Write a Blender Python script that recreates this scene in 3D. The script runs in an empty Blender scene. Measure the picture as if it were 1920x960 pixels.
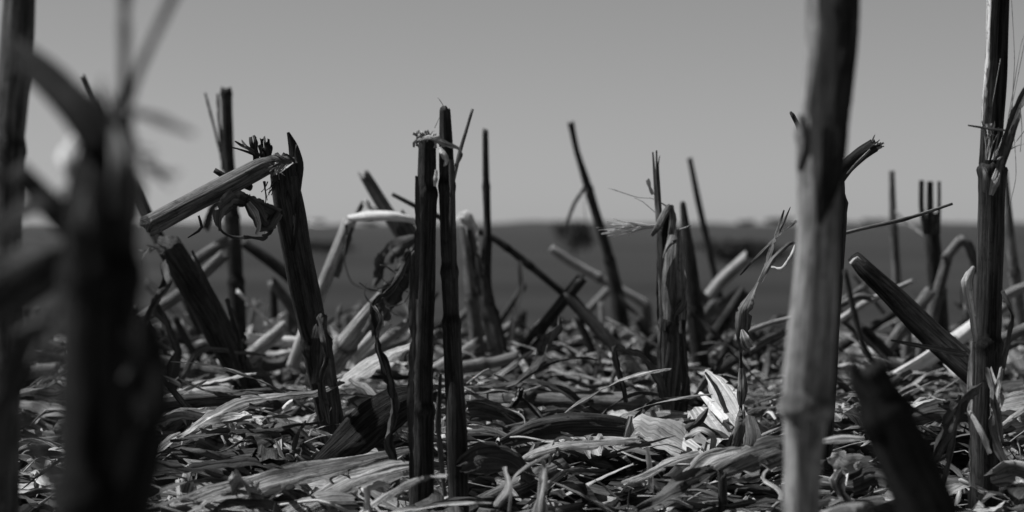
import bpy, math, random
import numpy as np
from mathutils import Vector
R = math.radians
scene = bpy.context.scene
col = scene.collection

# ------------------------------------------------------------------ camera, sky, sun, exposure
LENS, H, PITCH = 85.0, 0.205, math.atan(62 / 4533.0)
F = 1920 * LENS / 36.0
cam = bpy.data.cameras.new('camera')
cam.lens, cam.sensor_width = LENS, 36
cam.clip_start, cam.clip_end = 0.02, 8000
cam.dof.use_dof = True
cam.dof.focus_distance = 1.98
cam.dof.aperture_fstop = 8.2
cam.dof.aperture_blades = 8
camo = bpy.data.objects.new('camera', cam)
camo.location = (0, 0, H)
camo.rotation_euler = (math.pi / 2 - PITCH, 0, 0)
col.objects.link(camo)
scene.camera = camo

SUN_EL, SUN_AZ = R(55), R(9)        # azimuth counted from the left (-X) towards the far side (+Y)
sv = Vector((-math.cos(SUN_EL) * math.cos(SUN_AZ), math.cos(SUN_EL) * math.sin(SUN_AZ), math.sin(SUN_EL)))
world = bpy.data.worlds.new('World')
scene.world = world
world.use_nodes = True
nt = world.node_tree
bg = nt.nodes['Background']
sky = nt.nodes.new('ShaderNodeTexSky')
sky.sky_type = 'NISHITA'
sky.sun_disc = False
sky.sun_elevation = SUN_EL
sky.sun_rotation = math.atan2(sv.x, sv.y)
sky.air_density, sky.dust_density, sky.ozone_density = 1.0, 0.3, 1.0
sky.altitude = 600
sep = nt.nodes.new('ShaderNodeSeparateColor')          # black-and-white film: weighted towards the red of the sky
mr = nt.nodes.new('ShaderNodeMath'); mr.operation = 'MULTIPLY'; mr.inputs[1].default_value = 0.5
mg = nt.nodes.new('ShaderNodeMath'); mg.operation = 'MULTIPLY_ADD'; mg.inputs[1].default_value = 0.32
mb_ = nt.nodes.new('ShaderNodeMath'); mb_.operation = 'MULTIPLY_ADD'; mb_.inputs[1].default_value = 0.18
nt.links.new(sky.outputs[0], sep.inputs[0])
nt.links.new(sep.outputs[0], mr.inputs[0])
nt.links.new(sep.outputs[1], mg.inputs[0])
nt.links.new(mr.outputs[0], mg.inputs[2])
nt.links.new(sep.outputs[2], mb_.inputs[0])
nt.links.new(mg.outputs[0], mb_.inputs[2])
nt.links.new(mb_.outputs[0], bg.inputs['Color'])
bg.inputs['Strength'].default_value = 0.052

sun = bpy.data.lights.new('sun', 'SUN')
sun.energy = 5.0
sun.angle = R(0.5)
suno = bpy.data.objects.new('sun', sun)
suno.rotation_euler = sv.to_track_quat('Z', 'Y').to_euler()
suno.location = (-3, 3, 6)
col.objects.link(suno)
scene.view_settings.view_transform = 'Standard'
scene.view_settings.look = 'None'
scene.view_settings.exposure = 0.22
scene.view_settings.gamma = 1.0
scene.render.engine = 'CYCLES'
scene.cycles.max_bounces = 6
scene.cycles.transparent_max_bounces = 4

# ------------------------------------------------------------------ materials
def fibre_mat(name, lo, hi, trans=0.0, rough=0.6, spec=0.35, contrast=1.0, bump=0.8, blotch=0.5, streak=(480, 480, 20)):
    m = bpy.data.materials.new(name)
    m.use_nodes = True
    t = m.node_tree
    N, L = t.nodes.new, t.links.new
    b = t.nodes['Principled BSDF']
    out = t.nodes['Material Output']
    at = N('ShaderNodeAttribute'); at.attribute_name = 'fib'
    def noise(scale, detail=4.0, rg=0.6):
        mp = N('ShaderNodeMapping'); mp.inputs['Scale'].default_value = scale
        L(at.outputs['Vector'], mp.inputs[0])
        n = N('ShaderNodeTexNoise'); n.inputs['Scale'].default_value = 1.0
        n.inputs['Detail'].default_value = detail; n.inputs['Roughness'].default_value = rg
        L(mp.outputs[0], n.inputs['Vector'])
        return n.outputs['Fac']
    s = noise(streak, 6.0, 0.72)
    bl = noise((70, 70, 24), 5, 0.65)
    sp = noise((260, 260, 150), 3, 0.7)
    def ramp(v, a, b_, x, y):
        q = N('ShaderNodeMapRange'); q.inputs[1].default_value = a; q.inputs[2].default_value = b_
        q.inputs[3].default_value = x; q.inputs[4].default_value = y
        L(v, q.inputs[0]); return q.outputs[0]
    def mul(a, b_, op='MULTIPLY'):
        q = N('ShaderNodeMath'); q.operation = op
        for i, v in enumerate((a, b_)):
            if hasattr(v, 'is_output'): L(v, q.inputs[i])
            else: q.inputs[i].default_value = v
        return q.outputs[0]
    v = ramp(s, 0.40, 0.62, lo, hi)
    v = mul(v, ramp(bl, 0.38, 0.6, 1 - blotch, 1 + 0.25 * blotch))
    v = mul(v, ramp(sp, 0.28, 0.44, 0.35, 1.0))           # mould specks
    ra = N('ShaderNodeAttribute'); ra.attribute_name = 'ring'
    v = mul(v, ramp(ra.outputs['Fac'], 0, 1, 1.0, 0.18))   # dark joint rings
    g = N('ShaderNodeCombineColor')
    for i in range(3): L(v, g.inputs[i])
    L(g.outputs[0], b.inputs['Base Color'])
    b.inputs['Roughness'].default_value = rough
    b.inputs['Specular IOR Level'].default_value = spec
    bn = N('ShaderNodeBump'); bn.inputs['Strength'].default_value = bump; bn.inputs['Distance'].default_value = 0.0022
    L(mul(s, mul(bl, 0.6), 'ADD'), bn.inputs['Height'])
    L(bn.outputs[0], b.inputs['Normal'])
    if trans > 0:
        tr = N('ShaderNodeBsdfTranslucent'); L(g.outputs[0], tr.inputs['Color']); L(bn.outputs[0], tr.inputs['Normal'])
        mx = N('ShaderNodeMixShader'); mx.inputs[0].default_value = trans
        L(b.outputs[0], mx.inputs[1]); L(tr.outputs[0], mx.inputs[2]); L(mx.outputs[0], out.inputs['Surface'])
    return m

M = {
 'dark':  fibre_mat('weathered_stalk', 0.012, 0.07, spec=0.14, rough=0.65),
 'black': fibre_mat('shaded_stalk', 0.008, 0.05, spec=0.08, rough=.8),  # shade worked into the base colour, so these stems stay near black
 'grey':  fibre_mat('grey_stalk', 0.03, 0.17, spec=0.2, blotch=.6),
 'mid':   fibre_mat('dry_stalk', 0.045, 0.24, spec=0.3),
 'pale':  fibre_mat('straw_stalk', 0.16, 0.50, spec=0.35),
 'leaf':  fibre_mat('dry_leaf', 0.03, 0.52, trans=0.08, spec=0.5, rough=0.42, streak=(380, 380, 6)),
 'leafd': fibre_mat('dark_leaf', 0.015, 0.11, trans=0.06, spec=0.3, rough=0.6, streak=(380, 380, 6)),
 'husk':  fibre_mat('pale_husk', 0.34, 0.85, trans=0.3, spec=0.45, rough=0.45, streak=(380, 380, 6), blotch=0.3),
 'sunlit': fibre_mat('sunlit_husk', 0.62, 0.90, trans=0.15, spec=0.4, streak=(380, 380, 6), blotch=0.15),  # pale husk lifted towards white, strong sunlight put into the colour
 'pith':  fibre_mat('pith', 0.35, 0.65, spec=0.1, rough=0.9),
 'fibre': fibre_mat('stalk_fibre', 0.18, 0.55, spec=0.4, rough=0.45),
}

def flat_mat(name, lo, hi, scale, extra=None):
    m = bpy.data.materials.new(name); m.use_nodes = True
    t = m.node_tree; N, L = t.nodes.new, t.links.new
    b = t.nodes['Principled BSDF']; b.inputs['Roughness'].default_value = 0.95; b.inputs['Specular IOR Level'].default_value = 0.1
    tc = N('ShaderNodeTexCoord'); mp = N('ShaderNodeMapping'); mp.inputs['Scale'].default_value = scale
    n = N('ShaderNodeTexNoise'); n.inputs['Scale'].default_value = 1; n.inputs['Detail'].default_value = 5
    r = N('ShaderNodeMapRange'); r.inputs[1].default_value = 0.35; r.inputs[2].default_value = 0.65
    r.inputs[3].default_value = lo; r.inputs[4].default_value = hi
    g = N('ShaderNodeCombineColor')
    L(tc.outputs['Object'], mp.inputs[0]); L(mp.outputs[0], n.inputs['Vector']); L(n.outputs['Fac'], r.inputs[0])
    for i in range(3): L(r.outputs[0], g.inputs[i])
    L(g.outputs[0], b.inputs['Base Color'])
    return m
M['soil'] = flat_mat('soil', 0.02, 0.06, (60, 60, 60))
M['field'] = flat_mat('field_crop', 0.75, 1.25, (0.02, 0.05, 0.02))
def crop_strips(m):
    t = m.node_tree; N, L = t.nodes.new, t.links.new
    b = t.nodes['Principled BSDF']; old = b.inputs['Base Color'].links[0].from_socket
    tc = N('ShaderNodeTexCoord'); sp = N('ShaderNodeSeparateXYZ'); L(tc.outputs['Object'], sp.inputs[0])
    mp = N('ShaderNodeMapping'); mp.inputs['Scale'].default_value = (0.03, 0.004, 1); L(tc.outputs['Object'], mp.inputs[0])
    n = N('ShaderNodeTexNoise'); n.inputs['Scale'].default_value = 1; n.inputs['Detail'].default_value = 3; L(mp.outputs[0], n.inputs['Vector'])
    w = N('ShaderNodeMath'); w.operation = 'MULTIPLY_ADD'; w.inputs[1].default_value = 110; L(n.outputs['Fac'], w.inputs[0]); L(sp.outputs['Y'], w.inputs[2])
    q = N('ShaderNodeMapRange'); q.inputs[1].default_value = 55; q.inputs[2].default_value = 855; L(w.outputs[0], q.inputs[0])
    r = N('ShaderNodeValToRGB'); L(q.outputs[0], r.inputs[0])
    el = r.color_ramp.elements
    stops = [(60, 0.0262), (128, 0.0328), (138, 0.0114), (160, 0.0114), (172, 0.0344), (212, 0.0312), (222, 0.0148), (250, 0.0148), (268, 0.0394), (420, 0.0426), (470, 0.0262), (520, 0.0460), (760, 0.0492)]
    for k, (y, c) in enumerate(stops):
        e = el[0] if k == 0 else (el[1] if k == len(stops) - 1 else el.new(y / 800))
        e.position = y / 800; e.color = (c, c, c, 1)
    mx = N('ShaderNodeMix'); mx.data_type = 'RGBA'; mx.blend_type = 'MULTIPLY'; mx.inputs['Factor'].default_value = 1
    L(r.outputs['Color'], mx.inputs['A']); L(old, mx.inputs['B']); L(mx.outputs['Result'], b.inputs['Base Color'])
crop_strips(M['field'])
M['foliage'] = flat_mat('tree_foliage', 0.02, 0.05, (0.6, 0.6, 0.6))
M['bark'] = flat_mat('tree_bark', 0.04, 0.09, (3, 3, 3))

# ------------------------------------------------------------------ helpers
PC, PS = math.cos(PITCH), math.sin(PITCH)
def P(x, y, d):
    """the point at real distance d (metres along +Y) seen at photo pixel x, y"""
    xc, yc = (x - 960) / F, (480 - y) / F
    dx, dy, dz = xc, PC + yc * PS, -PS + yc * PC
    k = d / dy
    return np.array((dx * k, d, H + dz * k))

def catmull(ctrl, n, k=0.35):
    c = np.array(ctrl, float)
    if len(c) == 2:
        t = np.linspace(0, 1, n)[:, None]
        return c[0] * (1 - t) + c[1] * t
    p = np.vstack([2 * c[0] - c[1], c, 2 * c[-1] - c[-2]])
    seg = np.linalg.norm(np.diff(c[:, :3], axis=0), axis=1)
    cum = np.concatenate([[0], np.cumsum(seg)])
    out = []
    for s in np.linspace(0, cum[-1], n):
        i = min(np.searchsorted(cum, s, 'right') - 1, len(c) - 2)
        u = (s - cum[i]) / max(seg[i], 1e-9)
        a, b, q, e = p[i], p[i + 1], p[i + 2], p[i + 3]
        out.append(k * (b + (q - b) * u) + (1 - k) * 0.5 * (2 * b + (q - a) * u + (2 * a - 5 * b + 4 * q - e) * u * u + (3 * b - a - 3 * q + e) * u ** 3))
    return np.array(out)

class MB:
    def __init__(self): self.v, self.f, self.a, self.n = [], [], [], 0
    def add(self, v, f, a):
        self.v.append(np.asarray(v, float)); a = np.asarray(a, float); self.a.append(a if a.shape[1] == 4 else np.hstack([a, np.zeros((len(a), 1))]))
        self.f += [tuple(i + self.n for i in q) for q in f]
        self.n += len(v)
    def build(self, name, mat, parent=None, smooth=True, loc=None):
        V = np.vstack(self.v); A = np.vstack(self.a)
        if loc is None:
            loc = np.array(parent['_loc']) if parent is not None else V.mean(0)
        V = V - loc
        me = bpy.data.meshes.new(name)
        me.from_pydata(V.tolist(), [], self.f)
        at = me.attributes.new('fib', 'FLOAT_VECTOR', 'POINT')
        at.data.foreach_set('vector', A[:, :3].astype(np.float32).ravel())
        rg = me.attributes.new('ring', 'FLOAT', 'POINT')
        rg.data.foreach_set('value', A[:, 3].astype(np.float32))
        if smooth: me.polygons.foreach_set('use_smooth', [True] * len(me.polygons))
        me.materials.append(mat)
        o = bpy.data.objects.new(name, me)
        col.objects.link(o)
        if parent is not None: o.parent = parent
        else: o.location = loc
        return o

def tangents(p):
    t = np.gradient(p, axis=0)
    return t / np.maximum(np.linalg.norm(t, axis=1)[:, None], 1e-9)

def add_tube(mb, p, r, sides, rng, flute=0.07, nodes=(), jag=(0, 0), hollow=0.0, flat=1.0, lump=0.05):
    """p: Nx3 path, r: N radii; fluted stem with swollen nodes and jagged ends"""
    n = len(p); t = tangents(p)
    s = np.concatenate([[0], np.cumsum(np.linalg.norm(np.diff(p, axis=0), axis=1))])
    up = np.array((0.13, 0.97, 0.2)); 
    x = np.cross(t[0], up); 
    if np.linalg.norm(x) < 1e-3: x = np.cross(t[0], (1, 0, 0))
    x /= np.linalg.norm(x)
    th = np.arange(sides) / sides * 2 * np.pi
    th0 = rng.uniform(0, 6.28); k1 = rng.integers(7, 12); ph = rng.uniform(0, 6.28, 4)
    prof = 1 - flute * np.exp(-(((th - th0 + np.pi) % (2 * np.pi) - np.pi) / 0.4) ** 2) + 0.25 * flute * np.sin(k1 * th + ph[0]) + 0.2 * flute * np.sin(2 * th + ph[1])
    off = rng.uniform(0, 50, 3)
    V, A = [], []
    jn = [rng.uniform(-1, 1, sides) * 0.6 + 0.6 * np.sin(th * 2 + rng.uniform(0, 6)) for _ in (0, 1)]
    L = s[-1]
    for i in range(n):
        x = x - t[i] * np.dot(x, t[i]); x /= np.linalg.norm(x)
        y = np.cross(t[i], x)
        rr = r[i] * (1 + lump * 0.5 * math.sin(s[i] * 37 + ph[2]) + lump * 0.4 * math.sin(s[i] * 83 + ph[3]))
        ring = 0.0
        for q in nodes:
            dd = (s[i] - q * L) / max(0.0045, r[i] * 0.42)
            ring = max(ring, math.exp(-(dd - .9) ** 2 * 2.2)); rr *= 1 + 0.19 * math.exp(-dd * dd) - 0.05 * math.exp(-(dd - 1.6) ** 2) + 0.05 * math.exp(-((dd + 2.6) / 1.6) ** 2)
        pr = prof * (1 + lump * 0.35 * np.sin(th * 3 + s[i] * 60 + ph[1]))
        ax = np.zeros(sides)
        for e, (jj, w) in enumerate(((jag[0], (L - s[i])), (jag[1], s[i]))):
            if jj:
                dist = s[i] if e == 0 else L - s[i]
                ax += (-1 if e == 0 else 1) * jn[e] * jj * math.exp(-dist / (jj * 1.5))
        c = p[i] + np.outer(np.cos(th) * rr * pr, x) + np.outer(np.sin(th) * rr * pr * flat, y) + np.outer(ax, t[i])
        V.append(c)
        A.append(np.stack([np.cos(th) * rr + off[0], np.sin(th) * rr + off[1], np.full(sides, s[i] + off[2]), np.full(sides, ring)], 1))
    V = np.vstack(V); A = np.vstack(A)
    f = []
    for i in range(n - 1):
        for k in range(sides):
            a, b = i * sides + k, i * sides + (k + 1) % sides
            f.append((a, b, b + sides, a + sides))
    c0, c1 = len(V), len(V) + 1
    V = np.vstack([V, p[0] + t[0] * hollow, p[-1] - t[-1] * hollow]); A = np.vstack([A, A[0], A[-sides - 1 if False else -1]])
    for k in range(sides):
        f.append((c0, (k + 1) % sides, k)); b = (n - 1) * sides
        f.append((c1, b + k, b + (k + 1) % sides))
    mb.add(V, f, A)

def add_leaf(mb, p, w, roll, rng, cup=0.25, na=5, rag=0.12, wrinkle=0.1, up=None, split=0.0):
    """thin leaf ribbon: roll 0 turns its face to the viewer's side (-Y), 90 lays it edge-on"""
    cup = cup * .6 if .28 < cup < .78 else cup
    n = len(p); t = tangents(p)
    ref = np.array((0, -1.0, 0.06)) if up is None else np.asarray(up, float)
    s = np.concatenate([[0], np.cumsum(np.linalg.norm(np.diff(p, axis=0), axis=1))])
    off = rng.uniform(0, 50, 3); ph = rng.uniform(0, 6.28, 8)
    u = np.linspace(-1, 1, na)
    V, A = [], []
    wmx = .5 * float(np.max(w)); px = None; nick = rng.uniform(0, 1, n); cr = .0009 * (1 + 3 * wrinkle) * rng.uniform(.5, 1.5)
    def fld(sp):
        m_ = int(s[-1] / sp) + 3; g_ = rng.normal(0, 1, (m_, na)); q_ = s / sp; i_ = np.minimum(q_.astype(int), m_ - 2); w_ = (q_ - i_)[:, None]; w_ = w_ * w_ * (3 - 2 * w_)
        return g_[i_] * (1 - w_) + g_[i_ + 1] * w_
    nz = fld(.022) + .5 * fld(.009); fr0, fr1 = rng.uniform(-1, 1, na), rng.uniform(-1, 1, na)
    e1 = np.cumsum(rng.normal(0, 1, n)); e2 = np.cumsum(rng.normal(0, 1, n))
    e1 = (e1 - e1.mean()) / (np.abs(e1).max() + 1e-6); e2 = (e2 - e2.mean()) / (np.abs(e2).max() + 1e-6)
    for i in range(n):
        side = np.cross(t[i], ref)
        l = np.linalg.norm(side)
        if l < 0.15 and px is not None: side = px
        else: side = side / max(l, 1e-9)
        if px is not None and np.dot(side, px) < 0: side = -side
        px = side
        nn = np.cross(side, t[i]); nn /= max(np.linalg.norm(nn), 1e-9)
        c, q = math.cos(R(roll[i])), math.sin(R(roll[i]))
        sd = side * c + nn * q; no = nn * c - side * q
        wl = w[i] * 0.5
        uu = u.copy()
        uu[0] *= 1 + rag * e1[i]; uu[-1] *= 1 + rag * e2[i]
        for q_ in (0, -1):
            if nick[i] > 0.75 and rag > .08: uu[q_] *= 1 - 2.2 * (nick[i] - .75) * (1 if (i + q_) % 3 else .3)
        z = cup * wl * (1 - uu * uu * 1.2) + cr * nz[i] * min(1, wl / .004) + wrinkle * wl * (np.sin(uu * 3 + s[i] * 45 + ph[0]) * 0.35 + np.sin(uu * 6.5 - s[i] * 80 + ph[1]) * 0.2 + rng.normal(0, 0.12, na))
        fx = rag * 3 * (fr1 * max(0, 1 - (n - 1 - i) / 2.5) + fr0 * max(0, 1 - i / 2.5)) * min(wl, .008)
        V.append(p[i] + np.outer(uu * wl, sd) + np.outer(z, no) + np.outer(fx, t[i]))
        A.append(np.stack([u * wl * .35 + u * wmx * .65 + off[0], np.full(na, off[1]), np.full(na, s[i] + off[2])], 1))
    f = []
    for i in range(n - 1):
        for k in range(na - 1):
            if split and k == na // 2 and i > n * (1 - split): continue
            a = i * na + k
            f.append((a, a + 1, a + na + 1, a + na))
    mb.add(np.vstack(V), f, np.vstack(A))

def tag(o, label, cat, group=None):
    o['label'], o['category'] = label, cat
    if group: o['group'] = group
    return o

SEED = [1]
def rs():
    SEED[0] += 1
    return np.random.default_rng(SEED[0] * 7919)

def thing(name, label, cat, base, group=None):
    o = bpy.data.objects.new(name, None)
    o.empty_display_size = 0.02
    o.location = base
    col.objects.link(o)
    o['_loc'] = [float(c) for c in base]
    return tag(o, label, cat, group)

def pix(ctrl):                                     # (x, y, d, width in px, roll) -> xyz, width m, roll
    out = []
    for c in ctrl:
        d = c[2]
        out.append(list(P(c[0], c[1], d)) + [c[3] * d / F, c[4] if len(c) > 4 else 0.0])
    return out

def tube_px(mb, ctrl, step=0.004, sides=20, **k):
    c = np.array(pix(ctrl))
    L = np.linalg.norm(np.diff(c[:, :3], axis=0), axis=1).sum()
    q = catmull(c, max(4, int(L / step)))
    add_tube(mb, q[:, :3], np.maximum(q[:, 3] * 0.5, 0.0002), sides, rs(), **k)
def stem(root, ctrl, mat='dark', name='stem', **k):
    mb = MB(); tube_px(mb, ctrl, **k)
    return mb.build(name, M[mat], root)
def leaf_px(mb, ctrl, step=0.004, **k):
    c = np.array(pix(ctrl))
    L = np.linalg.norm(np.diff(c[:, :3], axis=0), axis=1).sum()
    q = catmull(c, max(5, int(L / step)))
    add_leaf(mb, q[:, :3], np.maximum(q[:, 3], 0.0003), q[:, 4], rs(), **k)
def leaf(root, ctrl, mat='leaf', name='leaf', **k):
    if name == 'splinter': k = dict(dict(rag=.03, wrinkle=.03), **k)
    mb = MB(); leaf_px(mb, ctrl, **k)
    return mb.build(name, M[mat], root)
def strands(root, lines, mat='fibre', name='fibre_tuft'):
    mb = MB()
    for l in lines: tube_px(mb, l, step=0.005, sides=5, flute=0.0, lump=0.1)
    return mb.build(name, M[mat], root)
def tuft(root, x, y, d, length, ang, spread, n, w=5, mat='fibre', name='fibre_tuft', base=20, seed=0, curl=0.2, bang=0, rolls=(-50, 50), taper=.55):
    """frayed fibres: n flat splinters fanning from (x, y); ang is degrees in the picture plane (90 is up)"""
    rng = np.random.default_rng(900 + seed); mb = MB()
    for i in range(n):
        k = rng.uniform(-1, 1)
        bx, by = x + k * base * math.cos(R(bang)), y + k * base * math.sin(R(bang))
        a = ang - k * spread + rng.normal(0, spread * 0.25)
        l = length * rng.uniform(0.5, 1.1)
        dd = d + rng.uniform(-1, 1) * base * d / F
        c = rng.normal(0, curl)
        pts = []
        for q in (0, 0.4, 0.75, 1):
            aa = R(a) + c * q
            pts.append((bx + math.cos(aa) * l * q, by - math.sin(aa) * l * q, dd + rng.normal(0, 0.004) * q, w * rng.uniform(0.5, 1.2) * (1 - taper * q), rng.uniform(*rolls)))
        leaf_px(mb, pts, step=0.004, na=3, cup=0.3)
    return mb.build(name, M[mat], root)

# ------------------------------------------------------------------ ground, far field, trees
def zground(y):
    y = np.asarray(y, float)
    return np.interp(y, [0, 1.2, 1.75, 2.1, 3.4, 4.2, 5.5, 9, 60, 100, 200, 400, 760, 1500, 5000], [-0.11, -0.085, -0.032, -0.014, -0.014, -0.045, -0.13, -0.34, -3.1, -2.85, -2.4, -1.35, 0.35, -12, -120])
def sheet(name, ys, xs_fn, zoff, mat, amp, nx):
    V, f, rng = [], [], np.random.default_rng(5)
    for y in ys:
        w = xs_fn(y)
        for x in np.linspace(-w, w, nx):
            V.append((x, y, float(zground(y)) + zoff + amp * (math.sin(x * 23 + y * 9) + math.sin(x * 51 - y * 37)) * 0.5 + (min(1, max(0, (y - 250) / 500)) * (.35 * math.sin(x / 17 + 1) + .3 * math.sin(x / 7.3 + y) + .15 * math.sin(x / 2.9)) if y > 250 else 0)))
    for i in range(len(ys) - 1):
        for k in range(nx - 1):
            a = i * nx + k; f.append((a, a + 1, a + nx + 1, a + nx))
    mb = MB(); mb.add(V, f, np.zeros((len(V), 3)))
    o = mb.build(name, mat, loc=np.zeros(3)); o['kind'] = 'structure'
    return o
sheet('ground', np.linspace(-1.5, 6.5, 120), lambda y: 3.5, 0.0, M['soil'], 0.006, 100)
sheet('field', np.concatenate([np.linspace(6.3, 60, 30), np.geomspace(62, 5000, 60)]), lambda y: 30 + y * .45, -0.004, M['field'], 0.0, 420)

def tree(x, y, d, wpx, hpx, label, name, group=None, cat='tree'):
    base = P(x, y, d); base[2] = float(zground(d)) - 0.05
    w, h = wpx * d / F, hpx * d / F
    t = thing(name, label, cat, base, group)
    rng = rs()
    mb = MB(); q = catmull([(base[0], base[1], base[2]), (base[0] + w * .03, base[1], base[2] + h * .35), (base[0], base[1], base[2] + h * 0.7)], 8)
    add_tube(mb, q, np.linspace(w * 0.05, w * 0.015, 8), 8, rng)
    for k in range(6):
        a = rng.uniform(0, 6.28); e = base + np.array((math.cos(a) * w * .35, math.sin(a) * w * .35, h * rng.uniform(.5, .85)))
        add_tube(mb, catmull([tuple(q[3]), tuple(e)], 5), np.linspace(w * 0.02, w * 0.006, 5), 6, rng)
    mb.build('trunk', M['bark'], t)
    mb = MB()
    cl = [(rng.uniform(-.34, .34), rng.uniform(-.34, .34), rng.uniform(.3, .8), rng.uniform(.16, .26)) for _ in range(16)]
    V, f = [], []
    for k in range(1500):
        c = cl[rng.integers(len(cl))]; v = rng.normal(0, 1, 3); v /= np.linalg.norm(v); v *= c[3] * rng.uniform(.4, 1.05)
        o = base + np.array(((c[0] + v[0]) * w, (c[1] + v[1]) * w, np.clip(c[2] + v[2] * .9, .12, 1.02) * h))
        a, b = rng.normal(0, 1, 3), rng.normal(0, 1, 3); z = w * 0.028
        a *= z / np.linalg.norm(a); b *= z / np.linalg.norm(b)
        i = len(V); V += [o - a, o + b, o + a, o - b]; f.append((i, i + 1, i + 2, i + 3))
    mb.add(V, f, np.zeros((len(V), 3)))
    mb.build('crown', M['foliage'], t, smooth=False)
    return t

tree(1076, 470, 190, 84, 76, 'round dark bush standing alone in the far field', 'bush', cat='bush')
tree(1398, 508, 158, 190, 52, 'long low dark thicket in the far field behind the twisted leaf', 'thicket', cat='thicket')
tree(612, 468, 205, 120, 24, 'low dark thicket in the far field seen through the pale kinked stalk', 'thicket', cat='thicket')
for x, w, h, lb in ((556, 40, 13, 'low wide tree on the skyline beyond the broken stalk'), (598, 30, 10, 'smaller tree on the skyline beside the low wide tree'), (1462, 60, 12, 'broad low tree on the skyline behind the twisted leaf'),
    (1400, 36, 9, 'little round tree on the skyline short of the broad low tree'), (690, 44, 8, 'flat bushy tree on the skyline above the level white husk'), (1640, 50, 11, 'domed tree on the skyline beside the slim rod')):
    tree(x, 418, 640, w, h, lb, 'skyline_tree', 'trees on the skyline')

# ------------------------------------------------------------------ standing stalks
def stalk(label, base, group='standing maize stalks', name='corn_stalk', cat='stalk'):
    return thing(name, label, cat, P(*base), group)

# the tall blurred stalk at the picture's edge
t = stalk('tall blurred stalk rising beyond the frame, behind the thick dark snapped stalk', (8, 1040, 1.4))
stem(t, [(8, 1060, 1.4, 58), (10, 700, 1.4, 58), (18, 300, 1.4, 56), (34, 60, 1.4, 62), (42, -160, 1.4, 58)], 'grey', nodes=(0.3, .64,), sides=24)

# thick snapped stalk, out of focus, nearest the viewer
t = stalk('thick near-black blurred stalk, snapped near its top, closest to the viewer', (180, 1300, 0.78))
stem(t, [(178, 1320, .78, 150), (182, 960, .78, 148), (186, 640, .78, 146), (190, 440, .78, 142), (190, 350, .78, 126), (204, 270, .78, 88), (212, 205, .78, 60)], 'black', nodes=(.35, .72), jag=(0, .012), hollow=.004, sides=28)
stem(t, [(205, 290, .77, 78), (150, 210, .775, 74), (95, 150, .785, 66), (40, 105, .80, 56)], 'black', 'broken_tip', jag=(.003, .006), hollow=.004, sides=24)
leaf(t, [(228, 240, .76, 16, 0), (232, 100, .75, 24, 20), (238, -60, .75, 18, 10)], 'leaf', 'leaf_blade')
leaf(t, [(215, 260, .77, 12, 0), (262, 130, .76, 22, 30), (335, -30, .75, 20, 10)], 'leafd', 'leaf_blade')
leaf(t, [(215, 205, .76, 30, 30), (290, 222, .75, 26, 20), (365, 252, .74, 8, 10)], 'leafd', 'leaf_blade')
leaf(t, [(245, 240, .77, 22, 60), (262, 340, .75, 26, 40), (256, 420, .75, 14, 30)], 'leaf', 'leaf_blade')
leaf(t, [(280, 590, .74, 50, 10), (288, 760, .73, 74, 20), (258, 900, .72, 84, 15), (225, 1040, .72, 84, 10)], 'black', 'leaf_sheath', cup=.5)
stem(t, [(150, 440, .79, 60), (90, 380, .79, 50), (30, 315, .79, 40)], 'dark', 'side_twig', sides=16)
leaf(t, [(90, 372, .75, 30, 40), (40, 395, .74, 44, 50), (-30, 450, .73, 40, 40)], 'leaf', 'leaf_blade', cup=.4)
leaf(t, [(150, 470, .81, 60, 10), (80, 500, .81, 110, 10), (10, 540, .82, 110, 10), (-60, 600, .82, 80, 10)], 'leafd', 'leaf_sheath', cup=.3)
leaf(t, [(140, 560, .84, 60, 10), (60, 640, .85, 70, 10), (10, 760, .86, 60, 15), (-10, 900, .87, 60, 10)], 'leafd', 'leaf_sheath', cup=.3)
leaf(t, [(95, 620, .76, 12, 10), (85, 700, .75, 22, 25), (55, 800, .74, 24, 30), (-10, 900, .73, 20, 10)], 'leafd', 'leaf_blade', cup=.4)
leaf(t, [(30, 760, .80, 14, 10), (80, 860, .80, 26, 30), (110, 960, .80, 22, 10)], 'leaf', 'leaf_blade', cup=.4)
tuft(t, 205, 225, .78, 75, 80, 40, 16, 12, 'mid', base=40, seed=1)
tuft(t, 245, 300, .77, 90, -20, 40, 9, 14, 'leafd', base=30, seed=31, bang=90)
tuft(t, 250, 620, .75, 110, -70, 30, 8, 22, 'leafd', base=30, seed=32)
tuft(t, 120, 560, .80, 110, 215, 40, 8, 24, 'leafd', base=60, seed=33, bang=90)
leaf(t, [(214, 240, .73, 14, 0), (222, 310, .72, 30, 10), (216, 400, .72, 18, 10)], 'mid', 'leaf_scrap', cup=.2)
leaf(t, [(160, 360, .72, 16, 0), (152, 420, .71, 34, 10), (160, 520, .71, 20, 10)], 'dark', 'leaf_scrap', cup=.2)
leaf(t, [(150, 250, .86, 30, 30), (135, 300, .84, 55, 20), (150, 350, .84, 40, 40), (120, 380, .84, 30, 20)], 'sunlit', 'husk', cup=.6)
leaf(t, [(125, 350, .83, 20, 70), (108, 370, .83, 40, 70), (112, 400, .83, 24, 70)], 'sunlit', 'husk', cup=.6)

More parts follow.
